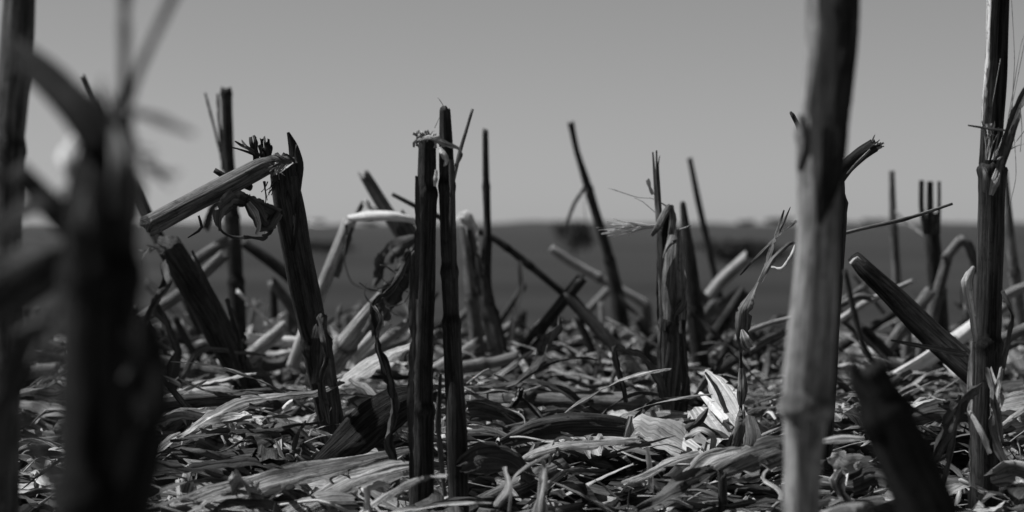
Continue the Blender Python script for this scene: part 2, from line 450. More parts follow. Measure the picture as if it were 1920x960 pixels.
# the broken stalk in focus
t = stalk('broken stalk with its upper stem folded down over a frayed top and one spike', (630, 850, 2.15))
stem(t, [(632, 870, 2.15, 44), (618, 780, 2.14, 52), (596, 660, 2.12, 52), (570, 540, 2.10, 55), (548, 420, 2.08, 58), (534, 345, 2.07, 52), (528, 302, 2.06, 46)], 'dark', nodes=(.40, .04), jag=(0, .004), hollow=.004, sides=28, step=.003)
stem(t, [(550, 301, 2.05, 12), (524, 306, 2.04, 26), (490, 314, 2.03, 40), (440, 340, 2.02, 42), (350, 386, 2.0, 41), (276, 425, 1.98, 40)], 'mid', 'folded_stem', nodes=(.14,), jag=(.003, .003), hollow=.006, sides=24, step=.003)
leaf(t, [(552, 356, 2.07, 26, 10), (556, 310, 2.07, 28, 5), (550, 276, 2.07, 19, 0), (540, 248, 2.07, 5, 0)], 'dark', 'splinter', cup=.4, rag=.03, wrinkle=.03)
leaf(t, [(549, 470, 2.04, 10, 10), (556, 400, 2.04, 14, 10), (553, 330, 2.04, 16, 0)], 'dark', 'splinter', cup=.4)
tuft(t, 494, 306, 2.05, 52, 93, 7, 18, 9, 'dark', base=15, seed=2, curl=.08, taper=.1)
tuft(t, 488, 292, 2.05, 50, 146, 10, 7, 7, 'grey', base=5, seed=3, taper=.3)
tuft(t, 525, 305, 2.02, 30, 265, 40, 14, 4, 'fibre', base=26, seed=4)
tuft(t, 535, 306, 2.01, 34, 185, 60, 22, 5, 'grey', base=22, seed=5)
tuft(t, 510, 340, 2.03, 40, 250, 30, 9, 4, 'dark', base=16, seed=6)
leaf(t, [(520, 400, 2.05, 26, 40), (470, 380, 2.03, 30, 20), (438, 374, 2.0, 34, 50), (412, 398, 1.98, 34, 60), (412, 430, 1.98, 14, 80), (440, 446, 1.99, 14, 70), (490, 446, 2.02, 18, 60), (512, 425, 2.04, 14, 40)], 'leafd', 'curled_leaf', cup=.3, step=.002, wrinkle=.2)
leaf(t, [(455, 366, 2.02, 10, 0), (478, 392, 2.02, 30, 20), (496, 420, 2.03, 34, 10), (514, 400, 2.05, 30, 20)], 'leafd', 'leaf_scrap', cup=.4, wrinkle=.3)
leaf(t, [(465, 380, 2.0, 8, 0), (478, 400, 2.0, 16, 30), (486, 425, 2.0, 10, 20), (480, 440, 2.0, 5, 0)], 'leaf', 'leaf_scrap', wrinkle=.3)
stem(t, [(470, 352, 2.06, 14), (430, 336, 2.07, 13), (402, 319, 2.07, 10)], 'dark', 'side_twig', sides=10)
leaf(t, [(606, 590, 2.08, 20, 20), (596, 640, 2.07, 26, 30), (590, 720, 2.08, 14, 20)], 'leafd', 'leaf_sheath', cup=.5, wrinkle=.3)
leaf(t, [(598, 600, 2.07, 10, 10), (612, 660, 2.06, 16, 40), (602, 720, 2.07, 12, 10), (612, 790, 2.08, 18, 30)], 'grey', 'leaf_strip', cup=.1, wrinkle=.8, rag=.6, step=.003)
leaf(t, [(596, 586, 2.09, 14, 10), (612, 660, 2.09, 26, 30), (626, 760, 2.11, 24, 30), (630, 835, 2.12, 26, 10)], 'leafd', 'leaf_sheath', cup=.5, wrinkle=.3)
leaf(t, [(372, 404, 1.99, 4, 0), (378, 428, 1.99, 6, 20), (352, 446, 1.99, 2, 0)], 'dark', 'leaf_strip')

# leaning dark stalk behind it
t = stalk('dark stalk leaning steeply with a ragged hollow top, behind the folded stem', (468, 745, 2.6))
stem(t, [(478, 765, 2.62, 44), (445, 690, 2.6, 54), (385, 575, 2.55, 56), (340, 500, 2.5, 54), (314, 458, 2.48, 50)], 'dark', nodes=(.08,), jag=(0, .006), hollow=.006, sides=24)
leaf(t, [(462, 740, 2.5, 16, 10), (432, 650, 2.48, 14, 30), (392, 540, 2.46, 10, 20), (360, 470, 2.46, 5, 0)], 'leafd', 'leaf_strip', cup=.4)
leaf(t, [(455, 720, 2.5, 24, 20), (450, 640, 2.48, 18, 20), (425, 560, 2.46, 8, 0)], 'leafd', 'leaf_sheath', cup=.4)
tuft(t, 300, 466, 2.48, 34, 180, 40, 9, 5, 'mid', base=22, seed=7)
leaf(t, [(306, 490, 2.45, 10, 20), (312, 530, 2.43, 20, 30), (282, 585, 2.42, 14, 20), (266, 625, 2.42, 5, 10)], 'leafd', 'leaf_scrap', cup=.1, wrinkle=.5, rag=.3)
t = stalk('long thin dark stalk leaning up behind the thick blurred stalk', (330, 500, 3.0))
stem(t, [(380, 620, 3.0, 26), (300, 450, 3.0, 24), (238, 325, 3.0, 18), (186, 220, 3.0, 13), (155, 144, 3.0, 11)], 'dark', jag=(0, .004), sides=12)
stem(t, [(340, 530, 2.95, 16), (280, 425, 2.95, 16), (222, 310, 2.95, 12)], 'mid', 'side_twig', sides=10)

t = stalk('upright blurred stalk with thin blades, behind the folded stem', (448, 660, 3.2))
stem(t, [(450, 690, 3.2, 34), (444, 560, 3.2, 32), (436, 420, 3.2, 28), (428, 280, 3.2, 22), (424, 166, 3.2, 20)], 'dark', nodes=(.31, .54, .98), jag=(0, .003), sides=16)
leaf(t, [(416, 300, 3.15, 6, 0), (402, 240, 3.15, 5, 20), (385, 175, 3.15, 5, 0)], 'leafd', 'leaf_blade', na=3)
leaf(t, [(418, 320, 3.15, 7, 0), (412, 240, 3.15, 6, 20), (408, 176, 3.15, 5, 0)], 'leafd', 'leaf_blade', na=3)
leaf(t, [(440, 350, 3.15, 10, 0), (400, 390, 3.1, 18, 20), (385, 430, 3.1, 14, 20)], 'leafd', 'leaf_blade')

# the twins
t = stalk('blunt dark stalk of the twin pair, frayed top bound by a leaf strip', (790, 1000, 1.8))
stem(t, [(788, 1010, 1.8, 44), (792, 860, 1.8, 46), (792, 700, 1.8, 40), (797, 520, 1.8, 38), (800, 380, 1.8, 38), (801, 258, 1.8, 34)], 'dark', nodes=(.32, .86), jag=(0, .003), hollow=.003, sides=28, step=.003)
tuft(t, 800, 264, 1.8, 19, 90, 28, 34, 7, 'fibre', base=15, seed=8, curl=.9, taper=.15)
leaf(t, [(783, 264, 1.775, 8, 20), (806, 257, 1.77, 10, 30), (835, 270, 1.77, 13, 20), (858, 277, 1.78, 6, 10), (866, 290, 1.79, 5, 10), (858, 306, 1.79, 6, 20), (846, 325, 1.79, 5, 0)], 'leaf', 'leaf_strip', cup=.5, step=.002)
leaf(t, [(824, 276, 1.775, 6, 0), (832, 290, 1.77, 14, 30), (838, 302, 1.77, 10, 10), (832, 312, 1.77, 3, 0)], 'husk', 'husk', cup=.3, step=.002)
leaf(t, [(818, 318, 1.785, 5, 10), (817, 335, 1.78, 9, 10), (816, 350, 1.78, 5, 10)], 'husk', 'husk', cup=.6, step=.002)
leaf(t, [(772, 480, 1.78, 8, 10), (774, 620, 1.78, 16, 25), (770, 760, 1.78, 14, 15), (772, 900, 1.78, 10, 10)], 'leafd', 'leaf_sheath', cup=.5)
leaf(t, [(781, 330, 1.785, 6, 10), (784, 430, 1.78, 14, 30), (780, 560, 1.78, 8, 10)], 'leafd', 'leaf_sheath', cup=.5)
t = stalk('taller slim dark stalk of the twin pair, with a stick beside it', (858, 1000, 1.79))
stem(t, [(862, 1010, 1.79, 40), (856, 820, 1.79, 40), (848, 640, 1.8, 33), (842, 500, 1.8, 31), (838, 345, 1.8, 29), (834, 203, 1.8, 21)], 'dark', nodes=(.50, .62, .82), jag=(0, .002), hollow=.002, sides=28, step=.003)
stem(t, [(848, 345, 1.79, 8), (862, 285, 1.79, 8), (874, 245, 1.79, 7), (886, 204, 1.79, 6)], 'mid', 'side_twig', sides=8)
strands(t, [[(833, 203, 1.8, 1.6), (828, 192, 1.8, 1.4), (820, 182, 1.8, 1)]], name='fibre')
strands(t, [[(815, 240, 1.8, 1.5), (826, 215, 1.8, 1.2)]], name='fibre')
leaf(t, [(846, 300, 1.785, 10, 10), (849, 400, 1.78, 12, 30), (850, 520, 1.78, 6, 10)], 'leafd', 'leaf_sheath', cup=.5)
leaf(t, [(826, 700, 1.78, 6, 10), (822, 800, 1.77, 12, 30), (834, 930, 1.77, 8, 10)], 'leafd', 'leaf_sheath', cup=.5)

# thin stalk and slanting stick right of the twins
t = stalk('thin upright knobbly stalk on a dark leaning foot, behind the twins', (948, 750, 2.9))
stem(t, [(956, 770, 2.9, 44), (932, 650, 2.9, 36), (910, 540, 2.9, 26), (914, 430, 2.9, 15), (911, 330, 2.9, 13), (910, 244, 2.9, 11)], 'dark', nodes=(.35, .6, .8), jag=(0, .003), sides=16)
leaf(t, [(950, 700, 2.85, 20, 10), (920, 600, 2.85, 26, 20), (895, 500, 2.85, 20, 20), (880, 430, 2.85, 10, 0)], 'leafd', 'leaf_sheath', cup=.4)
t = stalk('kinked stalk with a pale bend, behind the slim twin', (878, 700, 2.95))
stem(t, [(900, 700, 2.95, 26), (886, 560, 2.95, 26), (878, 470, 2.95, 24), (872, 420, 2.95, 22)], 'mid', nodes=(.5,), sides=14)
leaf(t, [(856, 404, 2.9, 14, 40), (872, 402, 2.88, 26, 40), (884, 426, 2.88, 28, 30), (890, 465, 2.9, 14, 20)], 'husk', 'husk', cup=.2, wrinkle=.4, rag=.3)
t = stalk('long dark stick slanting down from the twins towards the litter', (1140, 640, 3.0), cat='stick')
stem(t, [(895, 432, 3.1, 12), (930, 450, 3.1, 13), (976, 484, 3.1, 14), (1050, 545, 3.1, 14), (1110, 598, 3.1, 14), (1165, 655, 3.1, 16)], 'dark', nodes=(.18, .33, .6), sides=12)
leaf(t, [(974, 490, 3.05, 8, 0), (978, 540, 3.05, 12, 30), (964, 590, 3.05, 12, 40), (958, 640, 3.05, 18, 30)], 'leaf', 'leaf_strip', cup=.5)

t = stalk('tall thin stalk leaning back in front of the far bush', (1168, 650, 3.7))
stem(t, [(1172, 680, 3.7, 36), (1158, 560, 3.7, 28), (1138, 470, 3.7, 20), (1102, 350, 3.7, 16), (1082, 285, 3.7, 12), (1070, 230, 3.7, 11)], 'dark', nodes=(.42, .72, .99), jag=(0, .002), sides=14)
leaf(t, [(1098, 350, 3.65, 8, 0), (1078, 380, 3.65, 7, 20), (1060, 425, 3.65, 5, 0)], 'leafd', 'leaf_blade', na=3)
strands(t, [[(1100, 352, 3.68, 2), (1095, 385, 3.66, 1.6), (1098, 415, 3.66, 1.4)]])
t = stalk('pale bent stick folded over like an elbow, left of the split stalk', (1215, 650, 3.75), cat='stick')
stem(t, [(1032, 466, 3.75, 16), (1085, 500, 3.75, 18), (1130, 525, 3.75, 18), (1185, 555, 3.75, 18), (1212, 572, 3.75, 20)], 'pale', sides=12, nodes=(.5,))
stem(t, [(1212, 568, 3.75, 18), (1216, 605, 3.75, 18), (1218, 660, 3.75, 18)], 'mid', 'folded_stem', sides=12)
t = stalk('short dull stick slanting up under the pale elbow stick', (1040, 650, 3.85), cat='stick')
stem(t, [(1035, 660, 3.85, 16), (1085, 600, 3.85, 16), (1142, 542, 3.85, 16)], 'mid', sides=12)

# split stalk
t = stalk('split hollow stalk with tall thin slivers and white fibres to one side', (1258, 800, 2.3))
stem(t, [(1256, 815, 2.3, 36), (1256, 740, 2.3, 40), (1258, 660, 2.3, 40), (1258, 590, 2.3, 42)], 'dark', nodes=(.92,), jag=(0, .006), hollow=.004, sides=24, step=.003)
leaf(t, [(1262, 600, 2.27, 44, 10), (1262, 540, 2.265, 46, 8), (1262, 480, 2.27, 38, 5), (1266, 432, 2.28, 22, 0)], 'mid', 'stem_shell', cup=.8, na=9, rag=.06, wrinkle=.04)
leaf(t, [(1242, 620, 2.27, 12, 0), (1240, 540, 2.27, 12, 10), (1237, 470, 2.27, 11, 0), (1234, 420, 2.27, 9, 0), (1229, 350, 2.27, 7, 0), (1224, 285, 2.27, 3, 0)], 'pale', 'splinter', cup=.5, na=3, rag=.05)
leaf(t, [(1256, 600, 2.32, 46, 0), (1252, 500, 2.32, 44, 0), (1254, 440, 2.32, 30, 0), (1256, 385, 2.32, 14, 0)], 'dark', 'stem_shell', cup=-.6, na=7, rag=.08)
leaf(t, [(1238, 430, 2.28, 6, 0), (1232, 350, 2.28, 5, 10), (1231, 282, 2.28, 3, 0)], 'leafd', 'splinter', na=3)
leaf(t, [(1240, 420, 2.29, 5, 0), (1235, 340, 2.29, 5, 10), (1234, 310, 2.29, 3, 0), (1237, 292, 2.29, 1.5, 0)], 'leafd', 'splinter', na=3)
leaf(t, [(1222, 442, 2.25, 6, 0), (1234, 424, 2.245, 14, 20), (1246, 400, 2.25, 14, 20), (1256, 384, 2.26, 8, 10)], 'mid', 'splinter', cup=.4, rag=.03)
leaf(t, [(1258, 440, 2.27, 12, 10), (1262, 410, 2.27, 14, 10), (1257, 384, 2.27, 7, 0)], 'mid', 'splinter', cup=.5, rag=.04)
tuft(t, 1232, 423, 2.26, 100, 180, 4, 18, 9, 'sunlit', base=6, seed=10, curl=.1, rolls=(55, 90))
tuft(t, 1226, 424, 2.26, 96, 193, 4, 6, 8, 'sunlit', base=3, seed=11, curl=.1, rolls=(50, 85))
strands(t, [[(1250, 388, 2.28, 1.6), (1225, 372, 2.28, 1.6), (1195, 370, 2.28, 1.5), (1140, 352, 2.28, 1.6)], [(1228, 398, 2.28, 1.3), (1205, 378, 2.28, 1.2), (1190, 371, 2.28, 1)],
            [(1254, 388, 2.28, 1.6), (1240, 380, 2.28, 1.4), (1228, 376, 2.28, 1.2)]])
strands(t, [[(1270, 432, 2.25, 4), (1283, 428, 2.25, 4), (1296, 422, 2.25, 2)]], name='fibre')
leaf(t, [(1224, 365, 2.27, 5, 0), (1218, 350, 2.27, 9, 20), (1214, 336, 2.27, 8, 0)], 'husk', 'leaf_scrap')
leaf(t, [(1278, 500, 2.28, 6, 0), (1284, 530, 2.27, 12, 20), (1278, 570, 2.26, 20, 30), (1264, 590, 2.26, 14, 30)], 'mid', 'leaf_scrap', cup=.6)
leaf(t, [(1266, 590, 2.25, 14, 10), (1262, 650, 2.25, 26, 20), (1256, 720, 2.25, 30, 20), (1254, 790, 2.26, 20, 10)], 'leafd', 'leaf_sheath', cup=.7)
leaf(t, [(1284, 560, 2.28, 8, 10), (1280, 640, 2.27, 16, 20), (1286, 720, 2.27, 22, 30), (1278, 780, 2.27, 20, 10)], 'leafd', 'leaf_sheath', cup=.5)
leaf(t, [(1240, 590, 2.27, 8, 0), (1236, 660, 2.26, 10, 10), (1240, 740, 2.26, 10, 10)], 'leaf', 'leaf_sheath', cup=.5)
leaf(t, [(1252, 775, 2.24, 22, 20), (1238, 712, 2.22, 24, 40), (1206, 668, 2.2, 18, 50), (1168, 656, 2.18, 14, 50), (1152, 654, 2.17, 12, 30), (1158, 690, 2.17, 11, 10), (1168, 725, 2.17, 10, 10), (1174, 755, 2.17, 9, 0)], 'leafd', 'bent_leaf', cup=.5, step=.003)

t = stalk('dark tapering blurred stalk close behind the split stalk', (1315, 690, 3.0))
stem(t, [(1318, 720, 3.0, 34), (1304, 600, 3.0, 32), (1292, 490, 3.0, 28), (1286, 430, 3.0, 18), (1280, 380, 3.0, 12)], 'dark', nodes=(.4,), jag=(0, .004), sides=14)
t = stalk('thin blurred rod leaning behind the split stalk', (1340, 520, 3.9))
stem(t, [(1350, 560, 3.9, 14), (1332, 480, 3.9, 13), (1310, 380, 3.9, 12), (1293, 296, 3.9, 10)], 'dark', nodes=(.5,), sides=10)

# hidden stalk behind the big one, with its stub
t = stalk('dark stalk half hidden behind the big pale stalk, a frayed stub to its side', (1540, 840, 1.95))
stem(t, [(1540, 860, 1.95, 40), (1552, 620, 1.95, 44), (1563, 440, 1.95, 46), (1562, 330, 1.95, 40), (1556, 262, 1.95, 28)], 'dark', nodes=(.8,), jag=(0, .004), sides=20)
stem(t, [(1566, 345, 1.95, 24), (1588, 312, 1.94, 28), (1615, 288, 1.93, 28), (1640, 272, 1.93, 27)], 'dark', 'side_stub', jag=(0, .005), hollow=.004, sides=18, step=.002)
tuft(t, 1640, 272, 1.925, 16, 35, 25, 12, 5, 'fibre', 'fibre_tuft', base=10, seed=12, bang=55)
leaf(t, [(1588, 326, 1.93, 3, 0), (1606, 306, 1.92, 6, 20), (1632, 280, 1.92, 4, 0)], 'leaf', 'splinter', na=3)
stem(t, [(1530, 320, 1.95, 14), (1506, 280, 1.95, 12), (1498, 240, 1.95, 9), (1484, 212, 1.95, 8)], 'dark', 'side_twig', jag=(0, .002), sides=10)
stem(t, [(1548, 446, 1.97, 8), (1620, 428, 1.97, 7.5), (1700, 410, 1.97, 7), (1786, 382, 1.97, 5)], 'mid', 'straw', nodes=(.6,), sides=8)

# big pale stalk
t = stalk('big pale stalk rising out of frame, swollen joints, slightly blurred', (1500, 1150, 1.22))
stem(t, [(1496, 1180, 1.22, 68), (1502, 960, 1.22, 70), (1506, 860, 1.22, 70), (1510, 795, 1.22, 76), (1513, 752, 1.22, 94), (1524, 600, 1.22, 84), (1534, 440, 1.22, 82), (1541, 250, 1.22, 86), (1556, 100, 1.22, 90), (1562, -120, 1.22, 92)], 'pale', nodes=(.318, .715), sides=32, step=.003)
leaf(t, [(1536, 420, 1.19, 10, 20), (1552, 330, 1.18, 60, 25), (1556, 200, 1.18, 80, 25), (1570, 60, 1.18, 78, 25), (1574, -120, 1.18, 80, 25)], 'dark', 'leaf_sheath', cup=.7, na=9, rag=.05)
leaf(t, [(1500, 320, 1.2, 14, 30), (1512, 270, 1.19, 24, 40), (1500, 215, 1.19, 12, 20)], 'mid', 'leaf_scrap', cup=.6)
leaf(t, [(1516, 260, 1.195, 10, 10), (1524, 215, 1.19, 14, 10), (1528, 175, 1.19, 8, 10)], 'pale', 'leaf_scrap', cup=.6)

# right-hand stalk in focus
t = stalk('dark stalk split at a torn joint, shreds of leaf at its foot, tip beyond frame', (1848, 1000, 1.85))
stem(t, [(1845, 1010, 1.85, 54), (1848, 800, 1.85, 54), (1852, 640, 1.85, 50), (1858, 450, 1.85, 49), (1860, 310, 1.85, 48)], 'dark', nodes=(.52, .99), jag=(0, .003), hollow=.002, sides=28, step=.003)
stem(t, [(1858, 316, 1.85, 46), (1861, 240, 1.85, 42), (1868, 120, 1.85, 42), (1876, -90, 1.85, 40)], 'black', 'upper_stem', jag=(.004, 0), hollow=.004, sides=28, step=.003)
leaf(t, [(1842, 240, 1.84, 6, 30), (1850, 120, 1.84, 12, 60), (1858, -60, 1.84, 14, 50)], 'sunlit', 'leaf_strip', cup=.5)
leaf(t, [(1874, 320, 1.82, 16, 10), (1888, 270, 1.81, 22, 25), (1905, 215, 1.80, 22, 30), (1935, 150, 1.79, 18, 20)], 'mid', 'leaf_sheath', cup=.5)
tuft(t, 1862, 300, 1.82, 75, 70, 22, 18, 4, 'fibre', base=16, seed=13)
tuft(t, 1855, 232, 1.82, 30, 265, 25, 12, 4, 'fibre', base=12, seed=14)
leaf(t, [(1892, 245, 1.81, 3, 0), (1860, 242, 1.81, 5, 10), (1815, 235, 1.81, 3, 0)], 'leaf', 'leaf_strip', na=3)
leaf(t, [(1858, 366, 1.82, 8, 10), (1864, 345, 1.815, 17, 20), (1872, 318, 1.82, 12, 10)], 'leaf', 'leaf_scrap', cup=.6)
leaf(t, [(1844, 312, 1.82, 8, 10), (1850, 330, 1.815, 12, 20), (1846, 360, 1.82, 6, 10)], 'mid', 'leaf_scrap', cup=.6)
strands(t, [[(1875, 300, 1.82, 2), (1898, 180, 1.80, 1.6), (1915, 80, 1.79, 1.4), (1935, 40, 1.78, 1.2)], [(1880, 280, 1.82, 2), (1905, 160, 1.8, 1.6), (1925, 60, 1.79, 1.4)], [(1896, -10, 1.82, 1.6), (1902, 110, 1.82, 1.6), (1898, 200, 1.82, 1.4), (1905, 330, 1.82, 1.3), (1885, 410, 1.83, 1.2)],
            [(1912, 190, 1.8, 1.6), (1916, 240, 1.8, 1.3), (1913, 285, 1.8, 1.2)], [(1860, 200, 1.82, 1.4), (1876, 110, 1.82, 1.2)]])
leaf(t, [(1826, 500, 1.83, 8, 0), (1814, 530, 1.82, 26, 25), (1822, 580, 1.82, 18, 30), (1830, 640, 1.83, 10, 10)], 'leaf', 'leaf_sheath', cup=.5)
leaf(t, [(1880, 545, 1.83, 8, 10), (1896, 590, 1.82, 12, 30), (1886, 660, 1.82, 10, 30), (1874, 720, 1.83, 10, 0)], 'leafd', 'leaf_strip', cup=.5)
leaf(t, [(1852, 690, 1.81, 16, 10), (1864, 750, 1.8, 14, 40), (1862, 800, 1.79, 16, 20), (1888, 870, 1.79, 22, 30), (1920, 900, 1.79, 16, 20)], 'leaf', 'leaf_strip', cup=.4, wrinkle=.3)
leaf(t, [(1878, 690, 1.81, 8, 10), (1868, 760, 1.79, 12, 30), (1880, 830, 1.78, 10, 10)], 'leaf', 'leaf_strip', cup=.4, wrinkle=.3)
leaf(t, [(1845, 720, 1.80, 22, 30), (1810, 740, 1.78, 26, 30), (1780, 800, 1.77, 34, 25), (1745, 870, 1.77, 12, 20)], 'leafd', 'leaf_sheath', cup=.1, wrinkle=.5, rag=.3)
leaf(t, [(1818, 770, 1.79, 8, 10), (1842, 812, 1.78, 14, 20), (1856, 850, 1.78, 10, 0)], 'husk', 'husk', cup=.3)
leaf(t, [(1800, 740, 1.79, 8, 10), (1785, 830, 1.78, 16, 30), (1768, 910, 1.78, 8, 10)], 'leafd', 'leaf_strip', cup=.4)
leaf(t, [(1824, 640, 1.82, 10, 20), (1822, 760, 1.815, 16, 25), (1822, 960, 1.81, 16, 20)], 'leaf', 'leaf_sheath', cup=.6)

# leaning stalks at the right
t = stalk('dark ribbed stalk leaning against the torn stalk, pale rounded upper end', (1835, 705, 2.1))
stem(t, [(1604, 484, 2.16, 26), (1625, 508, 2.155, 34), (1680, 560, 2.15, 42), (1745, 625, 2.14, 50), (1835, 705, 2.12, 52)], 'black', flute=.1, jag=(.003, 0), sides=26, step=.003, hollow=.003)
leaf(t, [(1594, 494, 2.13, 12, 10), (1607, 480, 2.13, 18, 20), (1622, 494, 2.13, 14, 10)], 'pale', 'leaf_scrap', cup=.6)
leaf(t, [(1810, 665, 2.1, 14, 20), (1760, 655, 2.08, 12, 30), (1670, 638, 2.06, 4, 10)], 'leafd', 'leaf_strip')
t = stalk('thick black blurred stump leaning, cut flat, in front of the litter', (1760, 1080, 1.1))
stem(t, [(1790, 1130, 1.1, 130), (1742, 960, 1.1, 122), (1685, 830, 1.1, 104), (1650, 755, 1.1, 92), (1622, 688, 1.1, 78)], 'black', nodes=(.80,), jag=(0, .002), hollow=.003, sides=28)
leaf(t, [(1640, 742, 1.08, 20, 10), (1605, 700, 1.07, 26, 20), (1598, 650, 1.07, 10, 10)], 'leafd', 'leaf_sheath', cup=.5)
t = stalk('thin dark drooping twig between the big pale stalk and the black stump', (1725, 775, 1.6), cat='twig')
stem(t, [(1584, 505, 1.5, 10), (1600, 580, 1.5, 12), (1622, 655, 1.5, 10), (1668, 720, 1.5, 9), (1715, 768, 1.52, 7), (1780, 800, 1.55, 4)], 'dark', sides=8)

t = stalk('blurred stalk with a three-pronged split top, left of the torn stalk', (1760, 640, 3.2))
stem(t, [(1768, 690, 3.2, 36), (1758, 560, 3.2, 34), (1748, 450, 3.2, 30), (1744, 400, 3.2, 24)], 'dark', nodes=(.5,), sides=14)
for x0, x1, w, y1 in ((1738, 1728, 9, 338), (1746, 1744, 12, 340), (1758, 1761, 6, 340)):
    leaf(t, [(x0, 440, 3.18, w + 4, 10), (x1, 390, 3.18, w + 1, 5), (x1, y1, 3.18, w, 0)], 'dark', 'splinter', cup=.4)
t = stalk('slim blurred rod standing straight, left of the three-pronged stalk', (1680, 560, 3.6))
stem(t, [(1686, 600, 3.6, 18), (1679, 480, 3.6, 16), (1674, 400, 3.6, 14), (1672, 320, 3.6, 11)], 'mid', nodes=(.6,), sides=12)
t = stalk('blurred stalk leaning away behind the torn stalk', (1910, 560, 3.0))
stem(t, [(1922, 640, 3.0, 24), (1906, 540, 3.0, 22), (1892, 420, 3.0, 18), (1884, 320, 3.0, 12)], 'mid', nodes=(.4,), sides=14)
t = stalk('pale stalk snapped into an angular arch behind the torn stalk', (1765, 600, 3.1))
stem(t, [(1736, 650, 3.1, 24), (1756, 560, 3.1, 22), (1778, 478, 3.1, 20)], 'mid', nodes=(.55,), sides=14, jag=(0, .005))
stem(t, [(1772, 486, 3.09, 18), (1800, 452, 3.09, 20), (1808, 450, 3.09, 18)], 'mid', 'folded_stem', sides=14, jag=(.004, .004))
stem(t, [(1800, 448, 3.08, 16), (1818, 462, 3.08, 19), (1830, 510, 3.08, 16)], 'grey', 'folded_stem', sides=14, jag=(.004, .006))
t = stalk('narrow pale blade bending down beside the slim blurred rod', (1700, 430, 3.4), name='dry_leaf', cat='leaf', group='loose dry leaves')
leaf(t, [(1678, 395, 3.4, 4, 0), (1700, 418, 3.38, 10, 40), (1735, 440, 3.36, 16, 30), (1760, 470, 3.36, 10, 30)], 'leaf', 'leaf_blade')

# the pale bent frame left of the twins
t = stalk('pale stalk bent over at a sharp kink, white husk running level from it', (555, 650, 2.8))
stem(t, [(548, 690, 2.8, 26), (585, 590, 2.8, 26), (625, 490, 2.8, 26), (656, 414, 2.8, 26)], 'pale', nodes=(.4,), sides=16, jag=(0, .004))
stem(t, [(655, 409, 2.78, 12), (690, 405, 2.74, 19), (735, 405, 2.72, 18), (772, 412, 2.72, 12), (792, 424, 2.74, 8)], 'sunlit', 'husk', sides=14, jag=(.003, .003))
leaf(t, [(660, 420, 2.82, 14, 20), (676, 385, 2.82, 12, 30), (684, 377, 2.81, 14, 60), (700, 392, 2.8, 12, 30), (712, 402, 2.8, 5, 0)], 'leaf', 'leaf_scrap', cup=.5)
leaf(t, [(656, 425, 2.76, 22, 20), (648, 470, 2.75, 16, 30), (630, 520, 2.75, 10, 20)], 'leafd', 'leaf_sheath', cup=.6)
strands(t, [[(650, 440, 2.75, 3), (646, 490, 2.74, 2.5), (660, 530, 2.74, 2.5), (700, 548, 2.74, 2)]], 'leafd')
t = stalk('blurred speckled stalk leaning behind the level white husk', (770, 470, 3.0))
stem(t, [(800, 520, 3.0, 30), (760, 450, 3.0, 28), (718, 385, 3.0, 26), (682, 325, 3.0, 20)], 'mid', nodes=(.35,), jag=(0, .006), hollow=.004, sides=16)
leaf(t, [(790, 470, 2.95, 10, 10), (760, 430, 2.93, 40, 20), (745, 400, 2.93, 26, 20)], 'leafd', 'leaf_sheath', cup=.5)
t = stalk('thin dark stick poking out beside the blunt twin', (790, 392, 2.7), cat='stick')
stem(t, [(850, 418, 2.7, 11), (790, 392, 2.7, 10), (735, 364, 2.7, 8)], 'dark', sides=10)
t = stalk('shaggy pale stalk slanting up to the blunt twin, dark torn sheath', (635, 670, 2.5))
stem(t, [(618, 690, 2.55, 42), (660, 630, 2.5, 40), (710, 570, 2.48, 36), (760, 510, 2.45, 30), (790, 470, 2.45, 22)], 'pale', nodes=(.25,), sides=20)
leaf(t, [(690, 620, 2.45, 30, 30), (730, 560, 2.42, 50, 30), (765, 500, 2.4, 46, 20), (790, 460, 2.4, 20, 20)], 'leafd', 'leaf_sheath', cup=.5, wrinkle=.35, rag=.25)
leaf(t, [(700, 600, 2.44, 10, 10), (742, 520, 2.4, 20, 60), (770, 470, 2.4, 14, 30)], 'leafd', 'leaf_strip', wrinkle=.5)
tuft(t, 735, 540, 2.4, 60, 225, 60, 14, 4, 'leafd', base=36, seed=15, curl=.8, bang=-45)
tuft(t, 760, 500, 2.4, 46, 45, 80, 12, 4, 'leafd', base=30, seed=16, curl=.8, bang=-45)
t = thing('dry_leaf', 'dark torn leaf sagging behind the top of the shaggy pale stalk', 'leaf', P(750, 480, 2.7), 'loose dry leaves')
leaf(t, [(700, 535, 2.7, 10, 10), (716, 500, 2.7, 26, 20), (742, 470, 2.7, 40, 15), (775, 455, 2.7, 34, 20), (800, 452, 2.7, 14, 20)], 'leafd', 'leaf_blade', cup=.5, wrinkle=.3, rag=.3)

# the twisted dry strand in front of the twins
t = thing('dry_leaf', 'dark shrivelled leaf strand hanging crookedly beside the blunt twin', 'leaf', P(750, 950, 1.85), 'loose dry leaves')
leaf(t, [(772, 470, 1.86, 8, 20), (735, 540, 1.85, 16, 50), (700, 570, 1.84, 18, 10), (710, 640, 1.84, 22, 60), (724, 690, 1.84, 18, 20), (738, 760, 1.84, 20, 70), (728, 830, 1.84, 20, 20), (748, 890, 1.84, 24, 60), (746, 980, 1.85, 22, 20)], 'leafd', 'leaf_blade', cup=.1, wrinkle=.9, rag=.55, step=.003)
leaf(t, [(700, 575, 1.835, 5, 20), (716, 600, 1.83, 8, 50), (706, 650, 1.83, 8, 30), (722, 700, 1.83, 5, 10)], 'leaf', 'leaf_strip', wrinkle=.9, rag=.6, step=.003)

